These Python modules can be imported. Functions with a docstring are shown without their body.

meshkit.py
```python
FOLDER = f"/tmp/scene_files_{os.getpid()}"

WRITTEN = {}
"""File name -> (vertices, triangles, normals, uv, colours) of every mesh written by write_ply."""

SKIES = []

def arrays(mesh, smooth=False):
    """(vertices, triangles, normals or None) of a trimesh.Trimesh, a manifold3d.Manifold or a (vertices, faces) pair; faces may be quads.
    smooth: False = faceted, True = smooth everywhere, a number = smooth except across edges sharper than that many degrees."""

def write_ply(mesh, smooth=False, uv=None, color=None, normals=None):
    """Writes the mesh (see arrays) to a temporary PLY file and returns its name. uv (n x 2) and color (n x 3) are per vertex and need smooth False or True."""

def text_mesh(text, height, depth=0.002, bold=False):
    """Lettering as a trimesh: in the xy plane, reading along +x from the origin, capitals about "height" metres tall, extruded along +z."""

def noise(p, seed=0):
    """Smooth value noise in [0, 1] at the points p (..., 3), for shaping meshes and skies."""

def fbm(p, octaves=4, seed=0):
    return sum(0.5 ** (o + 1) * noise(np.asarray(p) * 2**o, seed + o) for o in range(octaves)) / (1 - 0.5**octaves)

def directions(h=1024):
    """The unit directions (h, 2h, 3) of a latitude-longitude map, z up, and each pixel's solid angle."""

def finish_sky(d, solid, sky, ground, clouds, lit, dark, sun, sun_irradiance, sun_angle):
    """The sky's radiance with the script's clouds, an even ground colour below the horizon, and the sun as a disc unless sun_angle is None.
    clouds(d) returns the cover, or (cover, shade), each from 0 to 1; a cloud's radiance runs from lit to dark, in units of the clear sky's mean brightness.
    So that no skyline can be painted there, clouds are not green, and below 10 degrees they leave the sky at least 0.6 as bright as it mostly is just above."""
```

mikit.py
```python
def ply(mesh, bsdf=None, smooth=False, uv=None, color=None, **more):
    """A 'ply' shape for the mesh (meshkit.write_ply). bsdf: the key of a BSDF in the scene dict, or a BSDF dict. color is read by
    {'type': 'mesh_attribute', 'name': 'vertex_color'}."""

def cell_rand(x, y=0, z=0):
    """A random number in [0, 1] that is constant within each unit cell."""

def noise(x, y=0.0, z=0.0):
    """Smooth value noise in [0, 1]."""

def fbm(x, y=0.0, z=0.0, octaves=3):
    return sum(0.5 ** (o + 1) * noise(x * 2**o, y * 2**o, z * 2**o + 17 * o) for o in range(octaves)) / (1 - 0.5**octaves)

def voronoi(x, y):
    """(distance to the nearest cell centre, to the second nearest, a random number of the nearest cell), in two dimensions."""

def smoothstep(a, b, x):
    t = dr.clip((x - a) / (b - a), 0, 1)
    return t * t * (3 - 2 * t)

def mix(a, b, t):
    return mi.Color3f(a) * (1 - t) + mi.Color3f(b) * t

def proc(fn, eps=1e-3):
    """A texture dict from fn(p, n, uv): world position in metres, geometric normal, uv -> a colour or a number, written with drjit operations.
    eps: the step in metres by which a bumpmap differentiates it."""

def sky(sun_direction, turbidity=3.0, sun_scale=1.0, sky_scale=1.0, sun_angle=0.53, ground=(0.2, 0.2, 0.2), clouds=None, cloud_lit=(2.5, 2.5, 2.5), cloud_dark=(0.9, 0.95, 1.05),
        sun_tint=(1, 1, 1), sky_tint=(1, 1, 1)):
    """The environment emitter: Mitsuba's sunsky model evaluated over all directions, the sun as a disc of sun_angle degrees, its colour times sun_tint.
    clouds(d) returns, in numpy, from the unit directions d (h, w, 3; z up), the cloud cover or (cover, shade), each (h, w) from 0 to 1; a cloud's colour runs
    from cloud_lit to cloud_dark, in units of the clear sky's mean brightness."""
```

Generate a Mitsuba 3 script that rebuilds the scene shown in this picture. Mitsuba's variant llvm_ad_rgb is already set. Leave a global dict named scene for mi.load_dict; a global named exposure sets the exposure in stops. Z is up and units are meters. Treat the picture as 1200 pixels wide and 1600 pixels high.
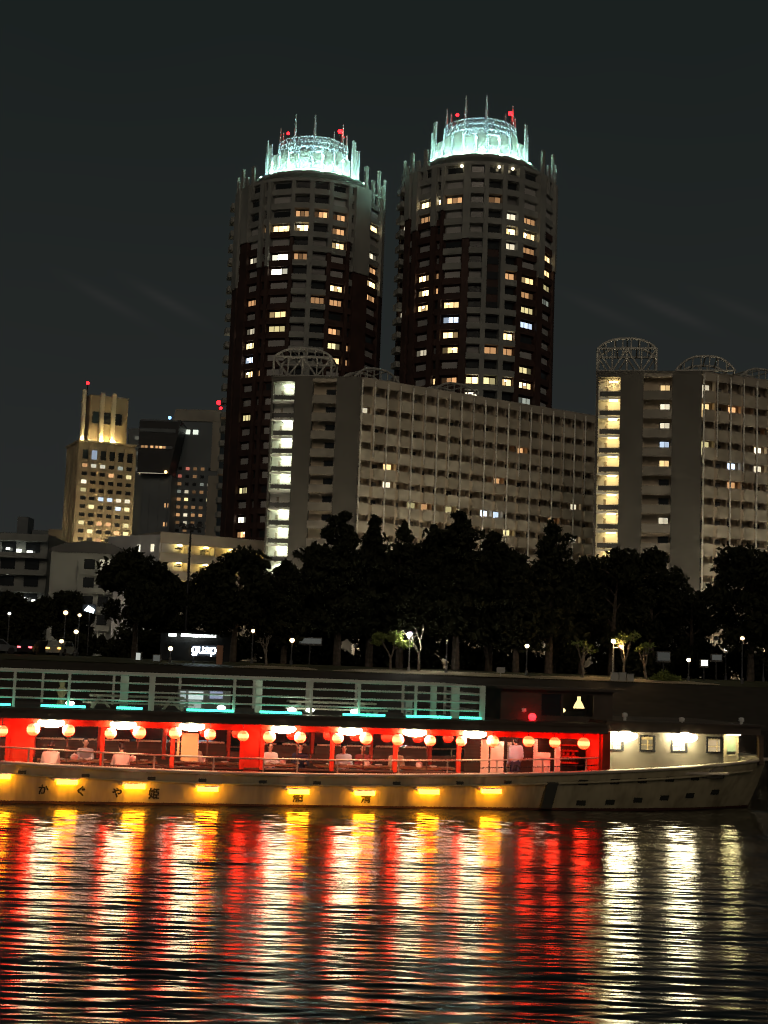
import math, random
import numpy as np, trimesh, manifold3d, shapely
import mitsuba as mi, mikit, meshkit
from mikit import noise, fbm, voronoi, smoothstep, mix, proc

T = mi.ScalarTransform4f
scene, labels = {}, {}
RNG = np.random.default_rng(7)
random.seed(7)

# ------------------------------------------------------------------ camera, night sky, exposure
exposure = 6.0          # a long night exposure; NIGHT brings every light down to match it
NIGHT = 1 / 64.0
PITCH, ROLL = math.atan(240 / 2200), math.radians(2.1)
_f = np.array([0, math.cos(PITCH), math.sin(PITCH)])
_u = np.array([0, -math.sin(PITCH), math.cos(PITCH)])
_up = math.cos(ROLL) * _u + np.array([-math.sin(ROLL), 0, 0])
scene['camera'] = {'type': 'perspective', 'fov': 2 * math.degrees(math.atan(800 / 2200)), 'fov_axis': 'y', 'near_clip': 0.1, 'far_clip': 5000.0,
                   'to_world': T().look_at(origin=[0, 0, 4.2], target=[0, float(_f[1]), 4.2 + float(_f[2])], up=[float(x) for x in _up])}


def overcast(d):
    """An even night overcast lit by the city, a little darker towards the zenith, with a few faint lens reflections painted in low down and thin streaks to the sides."""
    shade = np.clip(d[..., 2] / 0.42, 0, 1) + 0.12 * (meshkit.fbm(d * 5.0, 3) - 0.5)
    az, el = np.degrees(np.arctan2(d[..., 0], d[..., 1])), np.degrees(np.arcsin(d[..., 2]))
    for a, e, wide, k in LENS_GLOWS:
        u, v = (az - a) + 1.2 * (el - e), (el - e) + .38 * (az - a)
        shade = shade - k * np.exp(-(u / wide) ** 2 - (v / .22) ** 2)  # paints a pale lens reflection into the cloud tone
    rest = meshkit.fbm(d * [9.0, 9.0, 40.0], 3, 4)
    return np.ones(d.shape[:2]), shade - .55 * np.clip((rest - .69) * 6, 0, 1) * (np.abs(az) > 19) * (d[..., 2] < .5)


LENS_GLOWS = [(-11.7, 14.1, .7, .5), (-9.25, 14.2, .65, .6), (8.7, 14.5, .8, .4), (11.4, 14.5, .7, .85), (14.3, 14.45, .8, .35)]  # lens reflections painted into the sky: azimuth, elevation, width, strength


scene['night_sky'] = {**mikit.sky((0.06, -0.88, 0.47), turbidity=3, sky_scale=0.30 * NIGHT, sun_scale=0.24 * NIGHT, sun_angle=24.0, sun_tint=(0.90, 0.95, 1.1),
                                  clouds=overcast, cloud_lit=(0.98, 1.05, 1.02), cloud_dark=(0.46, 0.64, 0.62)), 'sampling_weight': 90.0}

# ------------------------------------------------------------------ materials


def prin(c, rough=0.6, metallic=0.0, spec=0.4, **k):
    col = c if isinstance(c, dict) else {'type': 'rgb', 'value': list(c)}
    return {'type': 'twosided', 'bsdf': {'type': 'principled', 'base_color': col, 'roughness': rough, 'metallic': metallic, 'specular': spec, **k}}


def blotchy(a, b, s, sz=None):
    sz = s if sz is None else sz
    return proc(lambda p, n, uv: mix(a, b, smoothstep(0.25, 0.75, fbm(p.x * s + 3.1, p.y * s, p.z * sz))))


def mat(name, d):
    scene['mat_' + name] = d
    return 'mat_' + name


M_BROWN = mat('brown_tile', prin(blotchy((.062, .030, .024), (.042, .022, .018), .35), .7))
M_GREY = mat('grey_concrete', prin(blotchy((.32, .325, .30), (.23, .235, .22), .3, .1), .8))
M_GREYDK = mat('dark_grey_concrete', prin((.09, .09, .09), .8))
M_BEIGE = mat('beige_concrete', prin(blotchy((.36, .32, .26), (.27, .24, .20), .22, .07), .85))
M_PANEL = mat('parapet_panel', prin(blotchy((.50, .455, .37), (.38, .345, .28), .5), .8))
M_PANELB = mat('parapet_panel_worn', prin(blotchy((.42, .375, .30), (.32, .28, .22), .7), .85))
M_PANELC = mat('parapet_panel_dim', prin(blotchy((.36, .32, .255), (.29, .255, .20), .4), .85))
M_PANELD = mat('end_balcony_panel', prin(blotchy((.24, .22, .19), (.19, .175, .15), .4), .85))
M_POLE = mat('pale_pole', prin((.62, .60, .54), .5))
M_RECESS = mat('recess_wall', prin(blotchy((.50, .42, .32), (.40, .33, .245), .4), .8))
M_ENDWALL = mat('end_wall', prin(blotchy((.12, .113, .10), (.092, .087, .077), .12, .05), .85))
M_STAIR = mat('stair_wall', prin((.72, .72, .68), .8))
M_METAL = mat('galvanised', prin((.42, .41, .37), .55, .1))
M_GLASS = mat('dark_glass', prin((.02, .022, .024), .15, 0, .6))
M_CURTGLASS = mat('curtained_glass', prin((.19, .185, .18), .35, 0, .5))
M_BLIND = mat('blind_behind_glass', prin((.42, .41, .40), .4, 0, .5))
M_FRAME = mat('window_frame', prin((.05, .045, .04), .5))
M_CROWN = mat('crown_white', prin(blotchy((.62, .64, .63), (.5, .52, .52), .6), .6))
M_DARK = mat('dark_block', prin((.016, .016, .018), .5))
M_SLATE = mat('slate_cladding', prin(blotchy((.135, .15, .16), (.11, .125, .135), .1), .6))
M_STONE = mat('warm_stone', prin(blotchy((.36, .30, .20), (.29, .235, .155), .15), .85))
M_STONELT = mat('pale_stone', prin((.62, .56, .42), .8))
M_WHITE = mat('white_render', prin(blotchy((.42, .42, .43), (.33, .33, .34), .2, .08), .85))
M_PALE = mat('pale_render', prin(blotchy((.30, .31, .29), (.22, .23, .215), .15), .85))
M_BLACKM = mat('black_metal', prin((.025, .025, .027), .45, .2))
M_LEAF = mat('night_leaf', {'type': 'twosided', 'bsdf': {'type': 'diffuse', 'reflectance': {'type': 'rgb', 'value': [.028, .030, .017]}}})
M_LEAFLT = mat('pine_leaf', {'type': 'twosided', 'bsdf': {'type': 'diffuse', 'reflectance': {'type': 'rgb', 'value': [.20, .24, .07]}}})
M_BARK = mat('bark', prin(blotchy((.09, .07, .055), (.05, .04, .03), 4.), .9))
M_BARKLT = mat('pale_bark', prin(blotchy((.26, .22, .17), (.16, .13, .10), 5.), .9))
M_SAND = mat('sandy_ground', prin(blotchy((.30, .25, .17), (.20, .165, .11), .8), .95))
M_GRASSY = mat('dark_turf', prin(blotchy((.05, .05, .025), (.035, .036, .018), .6), .95))
M_STONEBANK = mat('bank_stone', prin(proc(lambda p, n, uv: mix((.055, .045, .033), (.035, .029, .022), fbm(p.x * 1.1, p.y * 2.0, p.z * 2.0, 4))), .9))
# boat
M_HULL = mat('hull_paint', prin(proc(lambda p, n, uv: mix((.37, .32, .205), (.21, .175, .105), smoothstep(.40, .80, .55 * fbm(p.x * 1.1 + p.y * .8, p.y * .5, p.z * .55, 4) + .45 * fbm(p.x * 7.0, p.y * 7.0, p.z * .8, 3)))), .5, 0, .4))
M_BOOT = mat('boot_topping', prin((.07, .03, .022), .5))
M_CREAM = mat('cream_paint', prin(blotchy((.52, .46, .37), (.42, .37, .29), 1.2), .45))
M_RED = mat('red_lacquer', prin(blotchy((.50, .055, .022), (.36, .032, .015), 1.7), .4))
M_BROWNWOOD = mat('dark_wood', prin(proc(lambda p, n, uv: mix((.075, .05, .034), (.04, .026, .018), fbm(p.x * .7, p.y * .7, p.z * 22.))), .5))
M_ROOF = mat('roof_fascia', prin(blotchy((.085, .062, .045), (.055, .042, .032), 1.6), .6))
M_BOWWALL = mat('bow_cabin_paint', prin(blotchy((.17, .15, .115), (.135, .115, .09), 1.3), .5))
M_RAIL = mat('rail_paint', prin((.80, .79, .70), .45))
M_WHITEP = mat('white_paint', prin((.75, .74, .70), .5))
M_INK = mat('black_lettering', prin((.015, .013, .012), .6))
M_PORT = mat('port_cover', prin((.035, .036, .028), .4))
M_TABLE = mat('table_wood', prin((.20, .11, .055), .3))
M_GLAZE = mat('clear_pane', {'type': 'thindielectric', 'int_ior': 1.5})
M_SKIN = mat('skin', prin((.50, .33, .24), .6))
M_HAIR = mat('black_hair', prin((.015, .012, .01), .5))
M_CLOTH = {n: mat('cloth_' + n, prin(c, .9)) for n, c in dict(white=(.72, .70, .66), grey=(.33, .33, .34), navy=(.03, .035, .07), black=(.02, .02, .02), blue=(.42, .52, .60), beige=(.45, .36, .25), maroon=(.20, .04, .04)).items()}
M_TAN = mat('tan_board', prin((.55, .44, .24), .6))
M_TERRA = mat('terracotta_board', prin((.42, .20, .12), .7))


def emit(rgb, w=1.0):
    return {'type': 'area', 'radiance': {'type': 'rgb', 'value': [float(x) * NIGHT for x in rgb]}, 'sampling_weight': float(w)}


# ------------------------------------------------------------------ mesh helpers


class Frame:
    """A local frame: x along, y into the depth, z up."""

    def __init__(self, ox, oy, oz=0.0, yaw=0.0):
        self.o, self.yaw = np.array([ox, oy, oz], float), yaw
        c, s = math.cos(math.radians(yaw)), math.sin(math.radians(yaw))
        self.R = np.array([[c, -s, 0], [s, c, 0], [0, 0, 1.0]])

    def __call__(self, v):
        return np.asarray(v, float) @ self.R.T + self.o

    def tf(self, x=0, y=0, z=0, turn=0.0, sx=1.0, sy=1.0, sz=1.0):
        p = self([x, y, z])
        return T().translate([float(a) for a in p]).rotate([0, 0, 1], self.yaw + turn).scale([sx, sy, sz])


WORLD = Frame(0, 0)
BOXF = np.array([[0, 2, 1], [0, 3, 2], [4, 5, 6], [4, 6, 7], [0, 1, 5], [0, 5, 4], [1, 2, 6], [1, 6, 5], [2, 3, 7], [2, 7, 6], [3, 0, 4], [3, 4, 7]])


class MB:
    """Collects pieces of one mesh."""

    def __init__(self):
        self.v, self.f, self.n = [], [], 0

    def add(self, v, f):
        v = np.asarray(v, float)
        self.v.append(v)
        self.f.append(np.asarray(f, int) + self.n)
        self.n += len(v)
        return self

    def box(self, x0, x1, y0, y1, z0, z1):
        return self.add([[x0, y0, z0], [x1, y0, z0], [x1, y1, z0], [x0, y1, z0], [x0, y0, z1], [x1, y0, z1], [x1, y1, z1], [x0, y1, z1]], BOXF)

    def tube(self, pts, r, n=6):
        pts = np.asarray(pts, float)
        r = np.broadcast_to(np.asarray(r, float), (len(pts),))
        d = np.gradient(pts, axis=0)
        d /= np.linalg.norm(d, axis=1, keepdims=True) + 1e-12
        a = np.where(np.abs(d[:, 2:3]) > .9, [[1., 0, 0]], [[0, 0, 1.]])
        x = np.cross(d, a)
        x /= np.linalg.norm(x, axis=1, keepdims=True)
        y = np.cross(d, x)
        t = np.arange(n) * 2 * np.pi / n + np.pi / n
        v = pts[:, None] + r[:, None, None] * (np.cos(t)[None, :, None] * x[:, None] + np.sin(t)[None, :, None] * y[:, None])
        m, f = len(pts), []
        for k in range(m - 1):
            for i in range(n):
                j = (i + 1) % n
                f += [[k * n + i, k * n + j, (k + 1) * n + j], [k * n + i, (k + 1) * n + j, (k + 1) * n + i]]
        for i in range(1, n - 1):
            f += [[0, i + 1, i], [(m - 1) * n, (m - 1) * n + i, (m - 1) * n + i + 1]]
        return self.add(v.reshape(-1, 3), f)

    def plan(self, xy, z0, z1):
        """A polygon in x, y (counter-clockwise) raised from z0 to z1."""
        m = trimesh.creation.extrude_polygon(shapely.Polygon(xy), z1 - z0, engine='earcut')
        return self.add(m.vertices + [0, 0, z0], m.faces)

    def front(self, xz, y0, y1):
        """A polygon in x, z extruded from y0 to y1."""
        m = trimesh.creation.extrude_polygon(shapely.Polygon(xz), y1 - y0, engine='earcut')
        v = np.stack([m.vertices[:, 0], y1 - m.vertices[:, 2], m.vertices[:, 1]], 1)
        return self.add(v, m.faces)

    def ball(self, c, r, sub=2, s=(1, 1, 1)):
        m = trimesh.creation.icosphere(subdivisions=sub, radius=r)
        return self.add(m.vertices * np.array(s) + np.array(c), m.faces)

    def lathe(self, prof, c=(0, 0, 0), n=20):
        """A profile of (radius, z), from bottom to top, turned round the z axis."""
        prof = np.asarray(prof, float)
        t = np.arange(n) * 2 * np.pi / n
        v = np.stack([prof[:, :1] * np.cos(t), prof[:, :1] * np.sin(t), np.repeat(prof[:, 1:], n, 1)], -1).reshape(-1, 3) + np.array(c)
        f = []
        for k in range(len(prof) - 1):
            for i in range(n):
                j = (i + 1) % n
                f += [[k * n + i, k * n + j, (k + 1) * n + j], [k * n + i, (k + 1) * n + j, (k + 1) * n + i]]
        return self.add(v, f)

    def arrays(self):
        return np.vstack(self.v), np.vstack(self.f)


USED = {}


def number(name):
    n = USED.get(name, 0)
    USED[name] = n + 1
    return name if n == 0 else f'{name}_{n:03d}'


def thing(name, label, cat, group=None, kind=None):
    k = number(name)
    labels[k] = {'label': label, 'category': cat}
    if group:
        labels[k]['group'] = group
    if kind:
        labels[k]['kind'] = kind
    return k


def shape(mb, material, frame=WORLD, em=None, smooth=False):
    v, f = mb.arrays() if isinstance(mb, MB) else mb
    d = mikit.ply((frame(v), f), material, smooth=smooth)
    if em:
        d['emitter'] = em
    return d


def part(parent, name, mb, material, frame=WORLD, em=None, label=None, smooth=False, stuff=False):
    k = number(parent + '__' + name)
    scene[k] = shape(mb, material, frame, em, smooth)
    if label or stuff:
        labels[k] = {**({'label': label} if label else {}), **({'kind': 'stuff'} if stuff else {})}
    return k


def put(parent, name, shared, tf, em=None, label=None):
    """A copy of a shared ply dict as a part."""
    k = number(parent + '__' + name)
    scene[k] = {**shared, 'to_world': tf, **({'emitter': em} if em else {})}
    if label:
        labels[k] = {'label': label}
    return k


def single(name, mb, material, label, cat, frame=WORLD, group=None, em=None, smooth=False):
    k = thing(name, label, cat, group)
    scene[k] = shape(mb, material, frame, em, smooth)
    return k


def structure(name, mb, material, frame=WORLD, smooth=False, label=None):
    k = number(name)
    scene[k] = shape(mb, material, frame, None, smooth)
    labels[k] = {'kind': 'structure', **({'label': label} if label else {})}
    return k


GLOW = {'Y': (1.15, .78, .34), 'y': (1.0, .85, .40), 'o': (1.0, .52, .22), 'w': (1.0, .88, .62), 'W': (1.1, 1.05, .80), 'b': (.75, .92, 1.15), 'g': (.55, .60, .50), 'r': (.9, .25, .18)}


def glow(c, k, w=.02):
    return emit([a * k for a in GLOW[c]], w)

# ------------------------------------------------------------------ ground and water


def ground(y):
    """Height of the park ground: a crest behind the bank, then a gentle rise."""
    y = np.asarray(y, float)
    return 3.5 + np.clip(y - 126.2, 0, 7.0) * .068 + np.clip(y - 133.2, 0, 60) * .004



def build_water():
    xs = np.concatenate([np.arange(-152, -44, 4.0), np.arange(-44, -20, .5), np.arange(-20, 20, .1), np.arange(20, 44, .5), np.arange(44, 153, 4.0)])
    ys = np.concatenate([np.arange(1, 12, .25), np.arange(12, 46, .034), np.arange(46, 60, .25), np.arange(60, 121, 1.0)])
    X, Y = np.meshgrid(xs, ys)
    stepx, stepy = np.gradient(xs)[None, :], np.gradient(ys)[:, None]
    Z = np.zeros_like(X)
    rng = np.random.default_rng(11)
    waves = [(l, th) for l, th in zip(np.exp(rng.uniform(math.log(.10), math.log(.66), 54)), rng.normal(0, .17, 54))] + [(1.5, .15), (2.4, -.12), (3.6, -.08), (1.9, .25)]
    gust = .45 + 1.1 * meshkit.fbm(np.stack([X * .16, Y * .3, X * 0], -1), 3, 5)
    for i, (lam, th) in enumerate(waves):
        k = 2 * math.pi / lam
        slope = .0119 if i < 54 else .0095
        fade = np.clip((lam / (abs(math.sin(th)) + 1e-6) / stepx - 2.2) / 2.5, 0, 1) * np.clip((lam / stepy - 2.5) / 2.0, 0, 1)
        Z += fade * (gust if i < 54 else 1.0) * slope * math.sqrt(2) / k * np.sin(k * (X * math.sin(th) + Y * math.cos(th)) + rng.uniform(0, 6.28))
    ny, nx = X.shape
    idx = np.arange(nx * ny).reshape(ny, nx)
    q = np.stack([idx[:-1, :-1], idx[:-1, 1:], idx[1:, 1:], idx[1:, :-1]], -1).reshape(-1, 4)
    return np.stack([X, Y, Z], -1).reshape(-1, 3), np.vstack([q[:, [0, 1, 2]], q[:, [0, 2, 3]]])


M_WATER = mat('bay_water', {'type': 'roughplastic', 'diffuse_reflectance': {'type': 'rgb', 'value': [.006, .006, .005]}, 'int_ior': 1.34, 'alpha': .031})
k = number('bay_water')
scene[k] = mikit.ply(build_water(), M_WATER, smooth=True)
labels[k] = {'kind': 'structure', 'label': 'dark rippled bay water carrying long coloured light reflections'}


def bank_mesh():
    xs = np.arange(-170, 171, 2.0)
    prof = [(117.0, -.6), (118.0, .1), (120.5, 1.0), (123, 2.0), (125.5, 3.2), (126.2, 3.5)]
    v = []
    for y, z in prof:
        j = meshkit.fbm(np.stack([xs * .3, xs * 0 + y, xs * 0], -1), 3)
        v.append(np.stack([xs, y + (j - .5) * .5, z + (j - .5) * .3 * (0 < z < 3)], -1))
    v = np.array(v)
    m, n = v.shape[:2]
    i = np.arange(m * n).reshape(m, n)
    q = np.stack([i[:-1, :-1], i[:-1, 1:], i[1:, 1:], i[1:, :-1]], -1).reshape(-1, 4)
    return v.reshape(-1, 3), np.vstack([q[:, [0, 1, 2]], q[:, [0, 2, 3]]])


structure('sloping_bank', bank_mesh(), M_STONEBANK)


def lawn_mesh():
    xs, ys = np.arange(-170, 171, 2.0), np.array([126.2, 128, 130, 132, 134, 137, 141, 146, 152, 160, 170])
    X, Y = np.meshgrid(xs, ys)
    Z = ground(Y) + .10 * (meshkit.fbm(np.stack([X * .15, Y * .15, X * 0], -1), 3) - .5) * (Y > 127)
    n = len(xs)
    i = np.arange(X.size).reshape(len(ys), n)
    q = np.stack([i[:-1, :-1], i[:-1, 1:], i[1:, 1:], i[1:, :-1]], -1).reshape(-1, 4)
    return np.stack([X, Y, Z], -1).reshape(-1, 3), np.vstack([q[:, [0, 1, 2]], q[:, [0, 2, 3]]])


structure('park_lawn', lawn_mesh(), M_GRASSY, smooth=True)
for pts in ([(-3.5, 126.9), (13.5, 126.9), (12.5, 129.6), (4, 130.6), (-1, 129.4)], [(13.6, 126.9), (30.0, 126.9), (28, 129.4), (20, 130.2), (15, 129)],
            [(-33, 127), (-18, 127.1), (-19, 129.6), (-27, 130.5)], [(-12.5, 127), (-6, 127), (-7, 129), (-11, 129.2)]):
    k = number('sandy_path')
    m = trimesh.creation.extrude_polygon(shapely.Polygon(pts).buffer(.6), .02, engine='earcut')
    v, f = trimesh.remesh.subdivide_to_size(m.vertices, m.faces, .9)
    v = v + np.stack([v[:, 0] * 0, v[:, 0] * 0, ground(v[:, 1]) + .055], -1)
    scene[k] = mikit.ply((v, f), M_SAND if pts[0][0] != -33 else M_GRASSY)
    labels[k] = {'kind': 'structure'}
structure('city_ground', MB().box(-900, 900, 170, 1500, 2.0, 3.95), M_GREYDK)

# ------------------------------------------------------------------ twin towers


def tower(label, cx, cy, R, axis, fh, nf, bays, lit, own, z0=3.6):
    key = thing('residential_tower', label, 'tower', 'twin round towers')
    top = z0 + nf * fh
    nup = 5                                     # the pale storeys at the top
    zup = z0 + (nf - nup) * fh

    def at(r, deg):
        a = math.radians(deg)
        return [cx + r * math.sin(a), cy - r * math.cos(a)]

    def ringpoly(r, n=72):
        return [at(r, -a) for a in np.arange(n) * 360 / n][::1]

    def orient(p):
        return p if shapely.Polygon(p).exterior.is_ccw else p[::-1]

    part(key, 'wall', MB().plan(orient(ringpoly(R - .75)), z0, zup), M_BROWN)
    part(key, 'upper_wall', MB().plan(orient(ringpoly(R - .75)), zup, top), M_GREY)
    part(key, 'roof_slab', MB().plan(orient(ringpoly(R - .1)), top, top + .7), M_GREY)

    def strip(mb, a0, a1, r0, r1, za, zb):
        n = max(1, int(abs(a1 - a0) / 21))
        aa = np.linspace(a0, a1, n + 1)
        mb.plan(orient([at(r1, a) for a in aa] + [at(r0, a) for a in aa[::-1]]), za, zb)

    # piers fill the angles between the bays on the side that is seen and go on round the back
    edges = sorted((axis + o - hw, axis + o + hw, kk) for o, hw, kk in bays)
    gaps = [(edges[i][1], edges[i + 1][0], edges[i][2] == 'g' and edges[i + 1][2] == 'g') for i in range(len(edges) - 1)]
    for a0, a1, grey in gaps:
        if a1 - a0 < .4:
            continue
        mb = MB()
        zs = zup + fh * int(RNG.integers(-2, 3))
        strip(mb, a0, a1, R - .85, R + (.3 if not grey else .75), z0, zs if not grey else top)
        part(key, 'pier', mb, M_GREY if grey else M_BROWN)
        if not grey:
            mb = MB()
            strip(mb, a0, a1, R - .85, R + .55, zs, top)
            part(key, 'pier', mb, M_GREY)
    back = MB()
    for a in np.arange(edges[-1][1] + 4, edges[0][0] + 356, 17.5):
        strip(back, a, a + 6, R - .8, R, z0, top)
    part(key, 'rear_piers', back, M_BROWN, stuff=True)
    # spandrels: grey balcony fronts one by one, the brown bands of each bay as one part
    for o, hw, kk in bays:
        c = axis + o
        if kk == 'g':
            for i in range(nf):
                if 5 < nf - i <= 9 and o > -3 and own == 'right' and abs(o) < 8:
                    continue
                mb = MB()
                strip(mb, c - hw - .1, c + hw + .1, R - .85, R + .55, z0 + i * fh, z0 + i * fh + 1.2)
                part(key, 'balcony_front', mb, M_GREY)
        elif kk == 'e':
            for i in range(nf):
                mb = MB()
                strip(mb, c - hw, c + hw, R - .85, R + 1.2, z0 + i * fh, z0 + i * fh + 1.15)
                part(key, 'balcony', mb, M_GREY)
        else:
            low, high = MB(), MB()
            cut = nf - nup + int(RNG.integers(-2, 3))
            for i in range(nf):
                strip(low if i < cut else high, c - hw - .1, c + hw + .1, R - .78, R - .04, z0 + i * fh, z0 + i * fh + 1.3)
            part(key, 'spandrel_bands', low, M_BROWN, stuff=True)
            part(key, 'spandrel_bands', high, M_GREY, stuff=True)
    # windows
    rest = MB()
    for j, (o, hw, kk) in enumerate(bays):
        c = axis + o
        w = 2 * (R - .6) * math.sin(math.radians(hw)) * (.82 if kk == 'w' else .96)
        h0, h1 = (1.24, fh - .28) if kk in 'ge' else (1.34, fh - .42)
        fr = MB()
        n = 3 if w > 2.6 else 2 if w > 1.2 else 1
        x = np.linspace(-w / 2, w / 2, n + 1)
        for q in x:
            fr.box(q - .06, q + .06, -.12, .02, h0, h1)
        fr.box(-w / 2, w / 2, -.10, .02, h0, h0 + .09).box(-w / 2, w / 2, -.10, .02, h1 - .09, h1)
        fshared = shape(fr, M_FRAME)
        dark = MB().box(-w / 2, w / 2, -.06, .04, h0, h1)
        dshared = [shape(MB().box(-w / 2, w / 2, -.06, .04, h0, h1), g) for g in (M_GLASS, M_BLIND if kk == 'w' else M_CURTGLASS)]
        panes = [shape(MB().box(x[q] + .06, x[q + 1] - .06, -.05, .03, h0 + .09, h1 - .09), M_GLASS) for q in range(n)]
        hot = shape(MB().box(-w * .09, w * .09, -.085, -.06, h1 - .55, h1 - .2), M_GLASS)
        for i in range(nf):
            p = at(R - .68 if kk != 'e' else R - .6, c)
            tf = T().translate([p[0], p[1], z0 + i * fh]).rotate([0, 0, 1], c)
            seen = i >= (12 if own == 'right' else (17 if j > 4 else 6)) and not (i > nf - 2)
            if not seen:
                rest.add(np.array([[*(np.array(p) + np.array([math.cos(math.radians(c)) * a, math.sin(math.radians(c)) * a])), z0 + i * fh + b] for a, b in ((-w / 2, h0), (w / 2, h0), (w / 2, h1), (-w / 2, h1))]), [[0, 1, 2], [0, 2, 3]])
                continue
            if (j, i) in lit:
                col, k = lit[(j, i)]
                wk = put(key, 'window', fshared, tf)
                pat = [(1.5, .35, .8), (.25, 1.3, 1.1), (1.2, 1.4, .12), (.9, 1.0, .7), (.06, .8, 1.5)][int(RNG.integers(5))] if n == 3 else [(1.3, .4), (.5, 1.2), (1.0, .9)][int(RNG.integers(3))]
                for q in range(n):
                    put(wk, 'pane', panes[q], tf, glow(col, k * pat[q]))
                if k > 1.4:
                    put(wk, 'ceiling_light', hot, tf @ T().translate([(int(RNG.integers(3)) - 1) * w * .22, 0, 0]), glow('W', 9 + 2 * k))
            else:
                wk = put(key, 'window', dshared[int(RNG.random() < (.9 if kk == 'w' else .2))], tf)
    part(key, 'lower_windows', rest, M_GLASS, stuff=True)
    if own == 'right':
        for a in (-17, 9, 19):
            p = at(R + .2, axis * .2 + a)
            part(key, 'roof_lamp', MB().ball((p[0], p[1], top - .4), .3), M_WHITEP, WORLD, emit((5, 4.2, 2.6), .1))
    # parapet fins over the wings
    for s, span in ((-1, (48, 88)), (1, (48, 92))):
        for q, a in enumerate(np.linspace(*span, 6)):
            p = at(R - .3, axis * .3 + s * a)
            hh = [5.5, 3.2, 6.2, 3.6, 5.8, 2.8][q] * (1 if s > 0 else .8)
            fr = Frame(p[0], p[1], top - 3, axis * .3 + s * a)
            part(key, 'fin', MB().box(-.45, .45, -.25, .25, 0, hh + 3), M_GREY, fr)
    # the floodlit crown
    zc = top + 2.7
    part(key, 'crown_drum_base', MB().lathe([(.62 * R + .9, top + .6), (.62 * R + .9, zc - .5)], (cx, cy, 0), 48), M_GREY)
    part(key, 'crown_base', MB().lathe([(.62 * R + 1.9, zc - .6), (.62 * R + 2.7, zc + .2), (.62 * R + 2.7, zc + .8), (.3, zc + .85)], (cx, cy, 0), 48), M_GREY)
    z1 = zc + .8
    rp = .62 * R
    shared = {}
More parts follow.
